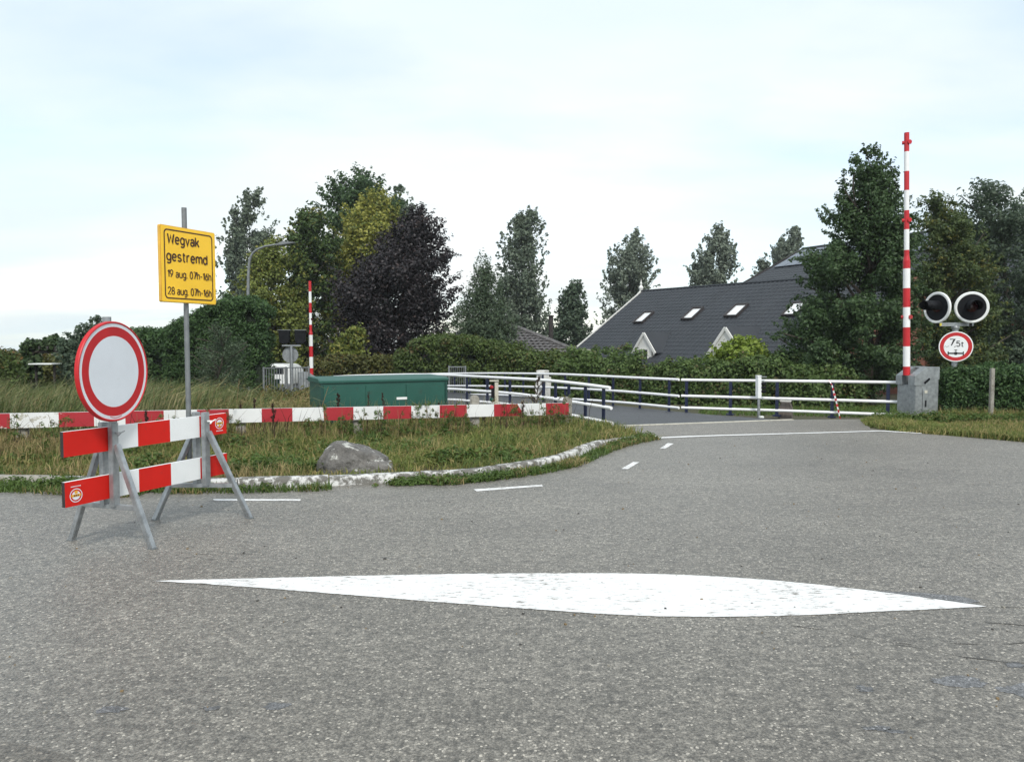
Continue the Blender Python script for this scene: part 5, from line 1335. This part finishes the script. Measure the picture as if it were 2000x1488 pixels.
mb.prism([Vector((a.x + x, D, zb_ + z)) for x, z in poly], (0, 2.0, 0)); bdv = mb.build('body', 'white_enamel', cv, bevel=.06)
mb = MB(); mb.box((a.x + w * .5, D - .005, zb_ + h * .68), (w * .5, .02, h * .3)); mb.build('window', 'window_glass', cv, bevel=.03)
for xx in (.3, .5):
    mb = MB(); c = Vector((a.x + w * xx, D + .1, g0 + .27)); mb.lathe(c, (0, -1, 0), [(0, .06), (.2, .06), (.27, .03), (.27, -.1), (0, -.1)], 20); mb.build('wheel', 'black_plastic', cv)
mb = MB(); mb.box((a.x + w * .5, D + 1, (zb_ + g0) / 2 + .12), (w * .9, 1.7, .08)); mb.build('chassis', 'black_plastic', cv)
D = 29.0; a = at(529, 741, D); g0 = gz(a.x, a.y)
bn_ = thing('wheelie_bin', 'dark green wheelie bin behind the grey bar fence', 'bin', (a.x, a.y, g0)); hh = max(.5, a.z - g0)
mb = MB(); r0, r1 = .21, .27; vs = [(a.x + x * r0, a.y + y * r0, g0) for x, y in ((-1, -1), (1, -1), (1, 1), (-1, 1))] + [(a.x + x * r1, a.y + y * r1 * 1.1, g0 + hh - .06) for x, y in ((-1, -1), (1, -1), (1, 1), (-1, 1))]
mb.add(vs, [(3, 2, 1, 0), (4, 5, 6, 7), (0, 1, 5, 4), (1, 2, 6, 5), (2, 3, 7, 6), (3, 0, 4, 7)]); mb.build('body', 'cabinet_green', bn_, bevel=.02)
mb = MB(); mb.box((a.x, a.y - .02, g0 + hh - .03), (.60, .66, .06)); mb.build('lid', 'cabinet_green_dark', bn_, bevel=.02)

# ================================================================== TREES
PG = 'tall poplars in a row beyond the houses'
tree('poplar', 'tall grey green poplar rising behind the street lamp and the yellow notice sign', 75, [(362, 482, 512), (385, 466, 516), (415, 446, 516), (430, 440, 540), (455, 433, 538), (480, 428, 522), (510, 424, 534), (540, 420, 532), (600, 422, 532), (660, 430, 520)], 482, 'leaf_poplar', 15000, .34, 130, (.07, .14), group=PG, squash=1.1, sparse_in=.1, up=.2, spray=1.4)
tree('poplar', 'slim grey poplar peeking out behind the right shoulder of the tallest green tree', 78, [(364, 770, 790), (390, 764, 808), (420, 768, 818), (480, 770, 822), (560, 775, 820)], 792, 'leaf_poplar', 6000, .34, 60, (.12, .22), group=PG, squash=1.1)
tree('poplar', 'tall double topped poplar standing behind the conical willow, left of the cottage chimney', 70, [(406, 1030, 1048), (430, 992, 1060), (460, 980, 1064), (520, 970, 1064), (580, 962, 1070), (640, 958, 1082), (700, 962, 1088)], 1020, 'leaf_poplar', 17000, .32, 140, (.08, .15), group=PG, squash=1.1, sparse_in=.1, up=.2, spray=1.4)
tree('poplar', 'broad poplar directly behind the white finial of the farmhouse', 80, [(457, 1228, 1256), (478, 1198, 1264), (510, 1182, 1284), (560, 1172, 1284), (600, 1168, 1272), (640, 1168, 1262), (700, 1175, 1255)], 1222, 'leaf_poplar_hazed', 15000, .34, 120, (.08, .15), group=PG, squash=1.1, sparse_in=.1, up=.2, spray=1.4)
tree('poplar', 'poplar above the middle of the farmhouse ridge, between two other poplars', 80, [(441, 1396, 1414), (460, 1376, 1426), (490, 1360, 1440), (520, 1340, 1444), (550, 1342, 1438), (620, 1350, 1430)], 1392, 'leaf_poplar_hazed', 13000, .34, 110, (.08, .15), group=PG, squash=1.1, sparse_in=.1, up=.2, spray=1.4)
tree('poplar', 'leaning pale poplar beside the gable of the solar panelled barn', 85, [(446, 1540, 1560), (470, 1516, 1567), (495, 1500, 1566), (530, 1495, 1560), (600, 1500, 1555)], 1535, 'leaf_poplar_hazed', 10000, .34, 80, (.09, .17), group=PG, squash=1.1, sparse_in=.1, up=.2, spray=1.4)
tree('poplar', 'low pale poplar top just left of the leaning poplar by the barn', 86, [(500, 1484, 1492), (515, 1474, 1502), (540, 1470, 1508), (600, 1475, 1505)], 1488, 'leaf_poplar_hazed', 3500, .32, 40, (.16, .3), group=PG)
tree('alder_tree', 'small dark bushy tree between the cottage chimney and the farmhouse gable', 58, [(545, 1112, 1136), (570, 1092, 1144), (610, 1084, 1150), (650, 1074, 1158), (700, 1072, 1155)], 1118, 'leaf_grey', 9000, .26, 90, (.1, .2), squash=1.0)
tree('ash_tree', 'tallest dark green tree behind the golden tree', 52, [(329, 690, 716), (350, 640, 752), (380, 620, 786), (420, 622, 800), (470, 640, 800), (540, 640, 800), (640, 640, 790)], 715, 'leaf_tall', 26000, .25, 150, (.09, .17), trunk_r=.28)
tree('maple_tree', 'mid green broad tree standing right of the street lamp', 44, [(412, 580, 636), (450, 562, 660), (500, 548, 672), (560, 540, 660), (640, 530, 650), (720, 525, 650)], 600, 'leaf_mid', 26000, .21, 140, (.1, .2), trunk_r=.2)
tree('locust_tree', 'yellowish green tree whose crown fills the space under the street lamp arm', 42, [(468, 520, 556), (500, 480, 585), (540, 464, 596), (580, 456, 600), (640, 466, 606), (720, 478, 606)], 530, 'leaf_olive', 20000, .19, 110, (.1, .2), trunk_r=.15)
tree('golden_locust_tree', 'golden yellow leaved tree between the dark green tree and the purple maple', 46, [(378, 705, 770), (405, 672, 786), (450, 652, 800), (500, 620, 785), (560, 616, 745), (620, 614, 700), (690, 618, 690)], 690, 'leaf_gold', 20000, .21, 120, (.1, .19), trunk_r=.2)
tree('purple_maple_tree', 'large dark purple leaved maple with a rounded crown', 38, [(406, 805, 836), (425, 776, 856), (450, 748, 868), (475, 722, 874), (500, 700, 880), (522, 668, 884), (542, 646, 890), (575, 644, 894), (620, 650, 888), (680, 662, 880), (725, 680, 866)], 775, 'leaf_purple', 46000, .17, 190, (.09, .17), trunk_r=.22, up=.7)
tree('willow_tree', 'grey green feathery conical tree right of the purple maple', 34, [(486, 936, 946), (520, 926, 966), (560, 906, 986), (600, 886, 1000), (640, 874, 1014), (690, 868, 1036), (730, 868, 1040)], 945, 'leaf_willow', 30000, .15, 150, (.1, .19), asp=.32, trunk_r=.14)
tree('olive_shrub', 'low yellowish bush at the foot of the purple maple', 33, [(640, 680, 712), (660, 655, 715), (690, 645, 720), (715, 650, 715)], 682, 'leaf_olive', 5000, .15, 50, (.14, .28), cat='shrub', trunk_r=.05, limbs=6)
tree('big_alder_tree', 'big dark green tree with a pointed top left of the tall boom', 23.5, [(280, 1696, 1712), (310, 1662, 1734), (340, 1646, 1754), (380, 1642, 1758), (410, 1608, 1772), (440, 1616, 1786), (470, 1632, 1795), (495, 1570, 1800), (525, 1562, 1796), (560, 1590, 1790), (600, 1540, 1800), (650, 1518, 1800), (700, 1526, 1795), (745, 1580, 1790)], 1701, 'leaf_alder', 80000, .105, 260, (.06, .12), trunk_r=.20, limbs=34, base_z=at(1701, 798, 23.5).z)
tree('robinia_tree', 'olive and yellow tinged tree behind the round warning lights', 27, [(372, 1815, 1835), (392, 1796, 1862), (425, 1788, 1905), (470, 1792, 1935), (540, 1786, 1950), (620, 1786, 1955), (700, 1786, 1960), (770, 1800, 1950)], 1858, 'leaf_robinia', 42000, .13, 190, (.08, .16), asp=.45, trunk_r=.14)
tree('walnut_tree', 'dark grey green tree at the right edge above the clipped hedge', 29, [(350, 1894, 1912), (372, 1880, 1990), (400, 1872, 2030), (450, 1856, 2070), (520, 1862, 2090), (600, 1872, 2090), (700, 1880, 2085), (770, 1900, 2070)], 1970, 'leaf_grey', 42000, .15, 180, (.08, .16), asp=.45, trunk_r=.18)
tree('elder_shrub', 'ragged dark shrub rising behind the round sign', 22.5, [(618, 182, 196), (638, 150, 208), (660, 118, 216), (690, 108, 224), (740, 112, 232)], 170, 'leaf_grey', 11000, .10, 90, (.1, .2), cat='shrub', trunk_r=.06)
tree('lime_shrub', 'brown green shrub at the left edge behind the reeds', 21, [(684, -20, 28), (698, -40, 40), (730, -60, 50), (770, -60, 50)], 0, 'leaf_hedge', 6000, .10, 50, (.15, .3), cat='shrub', trunk_r=.05)
tree('tamarisk_shrub', 'loose twiggy grey shrub in front of the clipped conifer hedge', 23.5, [(628, 412, 440), (650, 385, 470), (690, 372, 488), (730, 375, 480), (770, 380, 470)], 425, 'leaf_willow', 7000, .09, 80, (.1, .2), asp=.3, cat='shrub', trunk_r=.05, limbs=40)
tree('dark_trees', 'dark trees filling the gap behind the far warning lights', 47, [(560, 560, 690), (620, 540, 720), (700, 530, 760), (735, 530, 780)], 640, 'leaf_tall', 16000, .22, 100, (.12, .22), cat='trees', trunk_r=.15) if False else None

# vine on the pergola
Dv = 23.0; cen = []
for k in range(80):
    px = rng.uniform(48, 185); cen.append(list(at(px, 674 + rng.normal() * 5 + (12 if px < 75 else 0) * rng.random(), Dv + rng.uniform(-.3, 1.8))))
for k in range(26): cen.append(list(at(rng.uniform(48, 74), rng.uniform(678, 745), Dv + rng.uniform(-.2, .2))))
vr = thing('climbing_vine', 'climbing vine with large leaves draped over the pergola', 'vine', (at(60, 690, Dv).x, Dv, gz(-14, Dv)))
np_mesh('foliage', clump_leaves(np.array(cen), np.full(len(cen), .17), 5200, .13, .85, .8, .4), 4, 'leaf_vine', vr)
mb = MB(); t0 = at(62, 745, Dv - .1); mb.tube([Vector((t0.x, t0.y, gz(-14, Dv))), at(60, 715, Dv - .1), at(64, 690, Dv - .1), at(95, 678, Dv)], [.03, .025, .02, .01], 6); mb.build('stem', 'bark', vr)

# ================================================================== HEDGES
hedge('conifer_hedge', 'tall dark clipped conifer hedge with a leaning flat end beside the bar fence', [(318, 640, 26.2), (350, 622, 26.3), (390, 606, 26.4), (420, 584, 26.5), (455, 579, 26.6), (490, 581, 26.7), (512, 587, 26.7)], 'leaf_conifer', 74000, .14, 1.6, .21, 720, asp=.34, under=.35, topdroop=.1, up=.2)
hedge('garden_hedge', 'dark evergreen hedge behind the round sign, left of the tall conifer hedge', [(196, 648, 27.5), (230, 636, 27.6), (268, 640, 27.7), (300, 646, 27.8), (330, 636, 27.9)], 'leaf_conifer', 22000, .15, 1.6, .28, 190, asp=.4, up=.2)
hedge('mixed_hedge', 'brownish green garden hedge left of the round sign behind the reeds', [(-650, 684, 26), (-260, 682, 26), (-60, 684, 26), (10, 684, 26), (40, 693, 26), (110, 700, 26), (210, 702, 26)], 'leaf_beech', 38000, .14, 1.4, .30, 360)
hedge('beech_hedge', 'low brownish hedge along the far road behind the green cabinet', [(606, 702, 31), (660, 694, 31.3), (720, 698, 31.6), (790, 692, 32)], 'leaf_beech', 20000, .13, 1.3, .26, 170)
hedge('privet_hedge', 'rounded bright green hedge behind the left end of the bridge rails', [(770, 690, 30.5), (790, 668, 30.4), (830, 656, 30.2), (880, 654, 30), (930, 664, 29.6), (990, 680, 29.2), (1050, 688, 28.6), (1110, 692, 28)], 'leaf_hedge', 52000, .12, 1.8, .28, 420)
hedge('viburnum_hedge', 'long bushy green hedge behind the bridge railing, below the farmhouse', [(1085, 698, 26.5), (1150, 697, 26), (1220, 703, 25.4), (1290, 713, 24.6), (1350, 711, 24), (1420, 704, 23.4), (1490, 699, 22.8), (1550, 700, 22.2), (1600, 708, 22), (1650, 722, 22), (1668, 734, 22)], 'leaf_shrub', 85000, .115, 2.0, .27, 560, rag=.2)
tree('hop_shrub', 'bright yellow green shrub growing over the hedge in front of the right dormer', 24.6, [(664, 1425, 1470), (676, 1395, 1500), (690, 1388, 1515), (705, 1392, 1520)], 1450, 'leaf_bright', 6500, .13, 60, (.1, .2), cat='shrub', trunk_r=.04, limbs=8)
hedge('clipped_hedge', 'low clipped dark green hedge to the right of the grey barrier housing', [(1854, 726, 15.3), (1872, 719, 15.25), (1900, 717, 15.2), (1960, 718, 15.0), (2020, 716, 14.9), (2140, 716, 14.7)], 'leaf_conifer', 42000, .075, 1.0, .14, 520, asp=.45, rag=.05)

# ================================================================== GRASS, WEEDS, REEDS
kb = [(p.x - .02, p.y + .13) for p in KS if p.x > -12]
isl = kb + [(G(1225, 843).x, G(1225, 843).y), (G(1190, 834).x - .1, G(1190, 834).y), (1.2, 14.3), (-1, 14.6), (-4, 14.4), (-8, 13), (-13, 11.6)]
near = kb + [(1.6, 13.5), (BP[0], BP[1]), (BP[0] + bu.x * 14, BP[1] + bu.y * 14)]
def nz(X, s, seed): return np.array([mnoise.noise(Vector((x * s + seed, y * s, seed * .7))) for x, y in X])
def strip_line(P, off0, off1, n, x0=-9, x1=9):
    P = [p for p in P if x0 < p.x < x1]; X = []
    for k in range(n):
        i = rng.integers(0, len(P) - 1); t = rng.random(); a, b = P[i], P[i + 1]; p = a.lerp(b, t); d = (b - a).normalized(); w = rng.uniform(off0, off1)
        X.append((p.x - d.y * w, p.y + d.x * w))
    return np.array(X)
parts = []
Xg = scatter(isl, 46000); h = .085 + .09 * np.clip(nz(Xg, .8, 2.0) + .35, 0, 1) + .04 * rng.random(len(Xg)); h *= np.clip(.45 + .4 * (Xg[:, 1] - 8.2), .45, 1.25)
parts.append((Xg, h * (.7 + .7 * rng.random(len(h))), .009 + .010 * rng.random(len(h)), 1.7, (0.05, 0), None, 0))
h = h * np.where((Xg[:, 1] > 11.9) & (Xg[:, 0] > -3.4) & (Xg[:, 0] < -.6), .45, 1.0)
Xd = patchy(scatter(isl, 30000), .9, .20, .25, 5.0); parts.append((Xd, .10 + .16 * rng.random(len(Xd)), .011, 1.6, (0.12, 0), None, 1))
# straw close to the beam and at the far left
Xs = []
for k in range(9000):
    s = rng.uniform(-.2, 11); w = rng.normal() * .30 - .12; p = Vector((BP[0], BP[1], 0)) + bu * s + bn * -w * 1.0
    Xs.append((p.x, p.y))
Xt = np.array([Xs[k] for k in rng.choice(len(Xs), 330)]); parts.append((Xt, .34 + .42 * rng.random(len(Xt)) ** 1.3, .010, .5, (.08, -.1), None, 2))
Xs = np.array(Xs); Xs = patchy(Xs, 1.1, -.05, .35, 9.0); hs = .08 + .30 * rng.random(len(Xs)) * np.clip(.30 + .12 * (BP[0] - Xs[:, 0]), .3, 1.15)
parts.append((Xs, hs, .010, .7, (0.10, 0), None, 1))
Xl = scatter([(-12, 9.2), (-5.2, 9.6), (-4.6, 10.6), (-6, 11), (-12, 10)], 4200); parts.append((Xl, .18 + .22 * rng.random(len(Xl)), .011, .8, (.15, 0), None, 1))
tag(blades('grass', parts, ['grass_green', 'grass_dry', 'dead_seed']), kind='stuff')
# verge on the right
vg = [(G(1693, 824).x, G(1693, 824).y + .3), (G(1690, 832).x, G(1690, 832).y), (G(1765, 845).x, G(1765, 845).y), (G(1850, 851).x, G(1850, 851).y), (G(2000, 864).x, G(2000, 864).y), (G(2200, 885).x, G(2200, 885).y), (11.5, 12), (11.5, 15.4), (8.0, 16.0)]
Xv = scatter(vg, 22000); hv = .07 + .12 * np.clip(nz(Xv, .9, 8.0) + .4, 0, 1)
edge = np.array([(G(px, py).x, G(px, py).y) for px, py in ((1690, 834), (1765, 845), (1850, 851), (2000, 864), (2200, 885))])
parts = [(Xv, hv, .016, 1.7, (.05, 0), None, 0)]
Xw = patchy(scatter(vg, 8000), .9, .22, .3, 2.5); parts.append((Xw, .08 + .12 * rng.random(len(Xw)), .010, 1.0, (.1, 0), None, 1))
Xh = scatter([(8.3, 14.7), (11.5, 14.2), (11.5, 14.9), (8.3, 15.2)], 2600); parts.append((Xh[:900], .12 + .25 * rng.random(900), .012, 1.0, (.0, 0), None, 1))
Xh2 = scatter([(8.3, 14.6), (11.5, 14.1), (11.5, 14.9), (8.3, 15.2)], 2600); parts.append((Xh2, .12 + .2 * rng.random(len(Xh2)), .016, 1.2, (.0, 0), None, 0))
tag(blades('grass', parts, ['grass_green', 'grass_dry']), kind='stuff')
# lawn behind the approach railing; its shade is put into a darker green
Xb = scatter([(4.5, 18.5), (13, 16.2), (16, 20), (14, 26), (6, 24)], 16000); tag(blades('grass', [(Xb, .06 + .08 * rng.random(len(Xb)), .02, 1.2, (0, 0), None, 0)], ['weed_green']), kind='stuff')
tw = MB(); cen = []; rad = []
for k in range(210):
    s_ = rng.uniform(-.1, 9.2); w_ = rng.uniform(-.12, .9); p = Vector((BP[0], BP[1], 0)) + bu * s_ + bn * w_
    if mnoise.noise(Vector((s_ * .9, 3, 1))) < -.12: continue
    H_ = rng.uniform(.25, .62); tip = p + Vector((rng.normal() * .06, rng.normal() * .04, H_)); tw.tube([p, p.lerp(tip, .5) + Vector((rng.normal() * .012, 0, 0)), tip], [.005, .004, .002], 5)
    for j in range(int(4 + 6 * rng.random())):
        t = rng.uniform(.15, 1); cen.append(list(p.lerp(tip, t) + Vector((rng.normal() * .035, rng.normal() * .03, 0)))); rad.append(.022 + .03 * rng.random())
tag(tw.build('weed_stems', 'dry_stem', smooth=False, fixn=False), kind='stuff')
cen = np.array(cen); rad = np.array(rad); half_ = rng.random(len(cen)) < .62
tag(np_mesh('tall_weeds', clump_leaves(cen[half_], rad[half_], 17 * int(half_.sum()), .042, .35, 1, .3, .6), 4, 'weed_green'), kind='stuff')
tag(np_mesh('withered_weeds', clump_leaves(cen[~half_], rad[~half_], 17 * int((~half_).sum()), .03, .4, 1, .3, .6), 4, 'leaf_beech'), kind='stuff')
# leafy weeds: along the kerb, in the island, by the housing
def weeds(name, spots, leaf='weed_green', L=.05, asp=.5, per=60, z0=0.0):
    cen = []; rad = []
    for x, y, r, hgt in spots:
        cen.append((x, y, gz(x, y) + hgt * .45 + z0)); rad.append(r)
    n = int(per * len(cen)); q = clump_leaves(np.array(cen), np.array(rad), n, L, asp, .8, .5, .8)
    q[:, :, 2] = np.maximum(q[:, :, 2], .012) if np.min(np.array(cen)[:, 1]) < 14 else q[:, :, 2]
    return tag(np_mesh(name, q, 4, leaf), kind='stuff')
spots = []
for k in range(430):
    i = rng.integers(0, len(KS) - 1); p = KS[i].lerp(KS[i + 1], rng.random())
    if not -8.2 < p.x < 2.6: continue
    m = mnoise.noise(Vector((p.x * .8, 5, 1)))
    if m + .4 * rng.random() < (.05 if p.x < .2 else .12): continue
    w = rng.uniform(-.20, -.03); d = (KS[i + 1] - KS[i]).normalized()
    s = .05 + .07 * max(0, m + .3) * rng.random() + (.03 if p.x < -3.5 else 0)
    spots.append((p.x - d.y * w, p.y + d.x * w, s * 1.25, s))
weeds('kerb_weeds', spots, 'weed_green', .05, .36, 60)
spots = []
for cx_, cy_, r, n_, hh in ((-5.6, 9.9, .6, 26, .16), (-4.5, 9.4, .5, 14, .10), (-.75, 9.8, .45, 22, .13), (-2.9, 9.3, .5, 16, .10), (-.1, 11.4, .4, 14, .12), (-6.6, 9.5, .5, 14, .16), (-3.4, 9.0, .4, 10, .10), (.9, 11.7, .3, 10, .12), (-2.2, 10.6, 1.2, 30, .12), (-4.2, 11.2, 1.0, 30, .16), (-.2, 10.2, .6, 20, .09), (-6.3, 10.8, 1.2, 40, .18), (-1.2, 12.2, .9, 26, .16)):
    for k in range(n_): spots.append((cx_ + rng.normal() * r * .5, cy_ + rng.normal() * r * .35, .09 + .07 * rng.random(), hh * (.5 + rng.random())))
weeds('island_weeds', spots, 'weed_green', .07, .5, 50)
Xc = patchy(scatter(isl, 15000), 1.6, .18, .12, 13.0); tag(blades('grass_tufts', [(Xc, .14 + .16 * rng.random(len(Xc)), .014, 1.9, (0, 0), None, 0)], ['weed_green']), kind='stuff')
spots = [(7.2 + 4.2 * rng.random(), 0, .10 + .09 * rng.random(), .18 * (.4 + rng.random())) for k in range(190)]
spots = [(x, 14.75 - .18 * (x - 7.2) + rng.normal() * .22, r, hh) for x, _, r, hh in spots]
weeds('verge_weeds', spots, 'weed_green', .06, .4, 60)
# blades and tufts in the gutter in front of the kerb
Xk = strip_line(KS, -.26, -.02, 5200, -8.5, 2.7); m = nz(Xk, .8, 5.0); Xk = Xk[(m > -.15) | (Xk[:, 0] > .0)]
Xk2 = strip_line(KS, -.45, -.02, 2600, -8.5, -3.6); Xk = np.vstack([Xk, Xk2])
Xk3 = Xk[nz(Xk, 1.3, 7.0) > .05]
tag(blades('gutter_grass', [(Xk, .04 + .09 * rng.random(len(Xk)), .012, 1.7, (0, 0), 0.0, 0), (Xk3, .05 + .10 * rng.random(len(Xk3)), .011, 1.7, (0, 0), 0.0, 1)], ['weed_green', 'grass_dry']), kind='stuff')
# reeds and rank grass behind the beam
rp_ = [(-14, 11.5), (-7, 12.2), (-3.6, 13.4), (-2.6, 15), (-4.2, 18.5), (-9, 20.5), (-16, 19)]
Xr = patchy(scatter(rp_, 20000), .8, -.12, .3, 4.0)
mr = nz(Xr, .55, 3.0); hr = (.32 + .55 * np.clip(mr + .4, 0, 1.1) + .25 * rng.random(len(Xr))) * np.clip(1.05 - .11 * (Xr[:, 0] + 8), .62, 1.25)
Xr2 = patchy(scatter(rp_, 4200), .6, .0, .3, 8.0); Xr3 = scatter([(-4.5, 12.6), (0.6, 14.0), (.9, 14.9), (-2.5, 14.9), (-4.5, 14.4)], 1500)
Xb4 = scatter([(-14, 11.8), (-5.5, 12.4), (-5.5, 16), (-14, 17)], 1500)
tag(blades('reeds', [(Xr, hr, .012 + .014 * rng.random(len(Xr)), 1.0, (.30, 0), None, 0), (Xr2, .45 + .6 * rng.random(len(Xr2)), .010, .6, (.45, 0), None, 1), (Xr3, .25 + .4 * rng.random(len(Xr3)), .010, .8, (.05, 0), None, 1),
    (Xb4, .7 + .55 * rng.random(len(Xb4)), .022, .6, (.75, 0), None, 0)], ['reed_leaf', 'grass_dry']), kind='stuff')
spots = []
for k in range(260):
    x = rng.uniform(-13.5, -3.6); y = rng.uniform(13.6, 18.5) + max(0, (x + 8) * .3); m = mnoise.noise(Vector((x * .6, y * .6, 2)))
    if m > -.1: spots.append((x, y, .16 + .16 * rng.random(), (.35 + .6 * max(0, m)) * rng.uniform(.5, 1.3)))
weeds('bank_weeds', spots, 'weed_green', .10, .35, 70)
spots = []
for k in range(90):
    px = rng.uniform(420, 610); q = at(px, 800, rng.uniform(13.8, 16.5)); spots.append((q.x, q.y, .10 + .12 * rng.random(), .25 + .5 * rng.random()))
weeds('dry_bank_weeds', spots, 'grass_dry', .09, .2, 60)
# bank vegetation left of the bridge, seen through and over the reeds
spots = []
for k in range(240):
    x = rng.uniform(-16, -3.4); y = rng.uniform(19.5, 23); spots.append((x, y, .25 + .2 * rng.random(), .7 * rng.random() + .3))
weeds('bank_scrub', spots, 'leaf_beech', .11, .5, 60)
spots = []
for k in range(170):
    px = rng.uniform(868, 1110); p = on_line(LP, BD, px, 760); y = p.y + rng.uniform(.2, 1.2) * -1; x = p.x - rng.uniform(.2, .9)
    if y < 14.3: continue
    spots.append((x, y, .09 + .1 * rng.random(), .25 * rng.random()))
weeds('bridge_foot_scrub', spots, 'leaf_beech', .06, .4, 45)

# broad leaved reed shoots
def reed_plant(label, px, pyb, D, H, n_l=6, lean=.2, dirn=1):
    b = at(px, pyb, D); b = Vector((b.x, b.y, gz(b.x, b.y)))
    root = thing('reed_plant', label, 'reed', b); q = []
    st = b + Vector((lean * H * dirn, 0, H * .8))
    mb = MB(); mb.tube([b, b.lerp(st, .5) + Vector((.02, 0, .05)), st], [.008, .006, .004], 6); mb.build('stem', 'dry_stem', root)
    V = []
    for k in range(n_l):
        t = .45 + .55 * k / n_l; p = b.lerp(st, t); a = random.choice((0, math.pi)) + random.uniform(-.6, .6) if k % 2 else random.uniform(-.5, .5)
        Ln = random.uniform(.30, .46); d = Vector((math.cos(a), math.sin(a) * .6, random.uniform(.2, .8))).normalized(); s = Vector((-d.y * .3, 0, 1)).cross(d).normalized() if k % 3 else Vector((0, 0, 1)).cross(d).normalized()
        w = .016; m = p + d * Ln * .55; e = p + d * Ln - Z * Ln * .28
        V.append([p - s * w * .4, p + s * w * .4, m + s * w, m - s * w]); V.append([m - s * w, m + s * w, e + s * .001, e - s * .001])
    np_mesh('leaves', np.array([[list(v) for v in f] for f in V]), 4, 'reed_leaf', root)
reed_plant('green reed leaning right in front of the left end of the green cabinet', 612, 800, 13.2, .95, 8, .28)
reed_plant('reed with upright pale leaves before the dark conifer hedge end', 455, 800, 14.2, 1.05, 7, .12)
reed_plant('reed with arching leaves right beside the round sign rim', 296, 800, 13.0, .95, 7, .05)

# dead dock stalks
def dock(label, px, pyb, H, D, n=7, spread=.5):
    b = G(px, pyb) if D is None else at(px, pyb, D); b = Vector((b.x, b.y, gz(b.x, b.y)))
    root = thing('dock_plant', label, 'weed', b, 0, 'dead brown dock stalks along the guard beam')
    mb = MB(); tops = []
    tip = b + Vector((random.uniform(-.06, .06), 0, H)); mid = b.lerp(tip, .5) + Vector((random.uniform(-.02, .02), 0, 0))
    mb.tube([b, mid, tip], [.007, .005, .0025], 6)
    pts = []
    for k in range(n):
        t = .4 + .6 * k / n; p = b.lerp(tip, t); L = H * .26 * (1.15 - t) * random.uniform(.7, 1.3)
        e = p + Vector((random.uniform(-1, 1) * spread * L, random.uniform(-.5, .5) * spread * L, L)); mb.tube([p, e], [.0035, .002], 5); pts.append((p.lerp(e, .3), e))
    pts.append((b.lerp(tip, .62), tip)); mb.build('stem', 'dead_seed', root)
    cen = []; rad = []
    for p, e in pts:
        for j in range(6): cen.append(list(p.lerp(e, j / 5))); rad.append(.012 + .012 * random.random())
    np_mesh('seed_heads', clump_leaves(np.array(cen), np.array(rad), 60 * len(pts), .016, .8, 1.0, .1), 4, 'dead_seed', root)
dock('thick dark dock stalk against the left half of the green cabinet', 663, 842, .70, 12.3, 10, .45)
dock('dock stalk in front of the middle seam of the green cabinet', 716, 842, .70, 12.5, 4, .3)
dock('bushy dock stalk with a leaning side spike right of the cabinet middle', 751, 842, .68, 12.6, 6, .8)
dock('thin dock stalk before a white beam field beside the barricade', 467, 850, .62, 11.6, 4, .3)
dock('dark dock stalk at a white to red beam joint left of the cabinet', 500, 846, .66, 11.8, 6, .5)
dock('dock stalk crossing the white field just left of the cream signal post', 947, 842, .45, 12.9, 5, .5)
dock('dock stalk under the slanted red field of the beam', 1020, 842, .52, 13.0, 6, .6)
dock('reddish tall dock before the first red field left of the green cabinet', 536, 868, .62, 11.3, 8, .5)
dock('dock stalk behind the beam at the right end of the green cabinet', 856, 840, .55, 12.8, 4, .7)
dock('dock stalk crossing the beam immediately right of the round sign', 292, 842, .55, 10.9, 7, .5)
dock('tangled brown dock stalk before the bridge rails near the weathered bollard', 1045, 842, .92, 13.3, 14, 1.1)

# ================================================================== HAZE
hm = bpy.data.materials.new('haze'); hm.use_nodes = True; hm.node_tree.nodes.clear()
ho = hm.node_tree.nodes.new('ShaderNodeOutputMaterial'); hv = hm.node_tree.nodes.new('ShaderNodeVolumePrincipled')
hv.inputs['Color'].default_value = (0.93, 0.97, 1.0, 1); hv.inputs['Density'].default_value = 0.00045; hv.inputs['Anisotropy'].default_value = 0.2
hm.node_tree.links.new(hv.outputs[0], ho.inputs['Volume']); MATS['haze'] = hm
mb = MB(); mb.box((0, 190, 6.0), (1060, 640, 32)); hz = mb.build('haze', 'haze', smooth=False); tag(hz, kind='stuff')
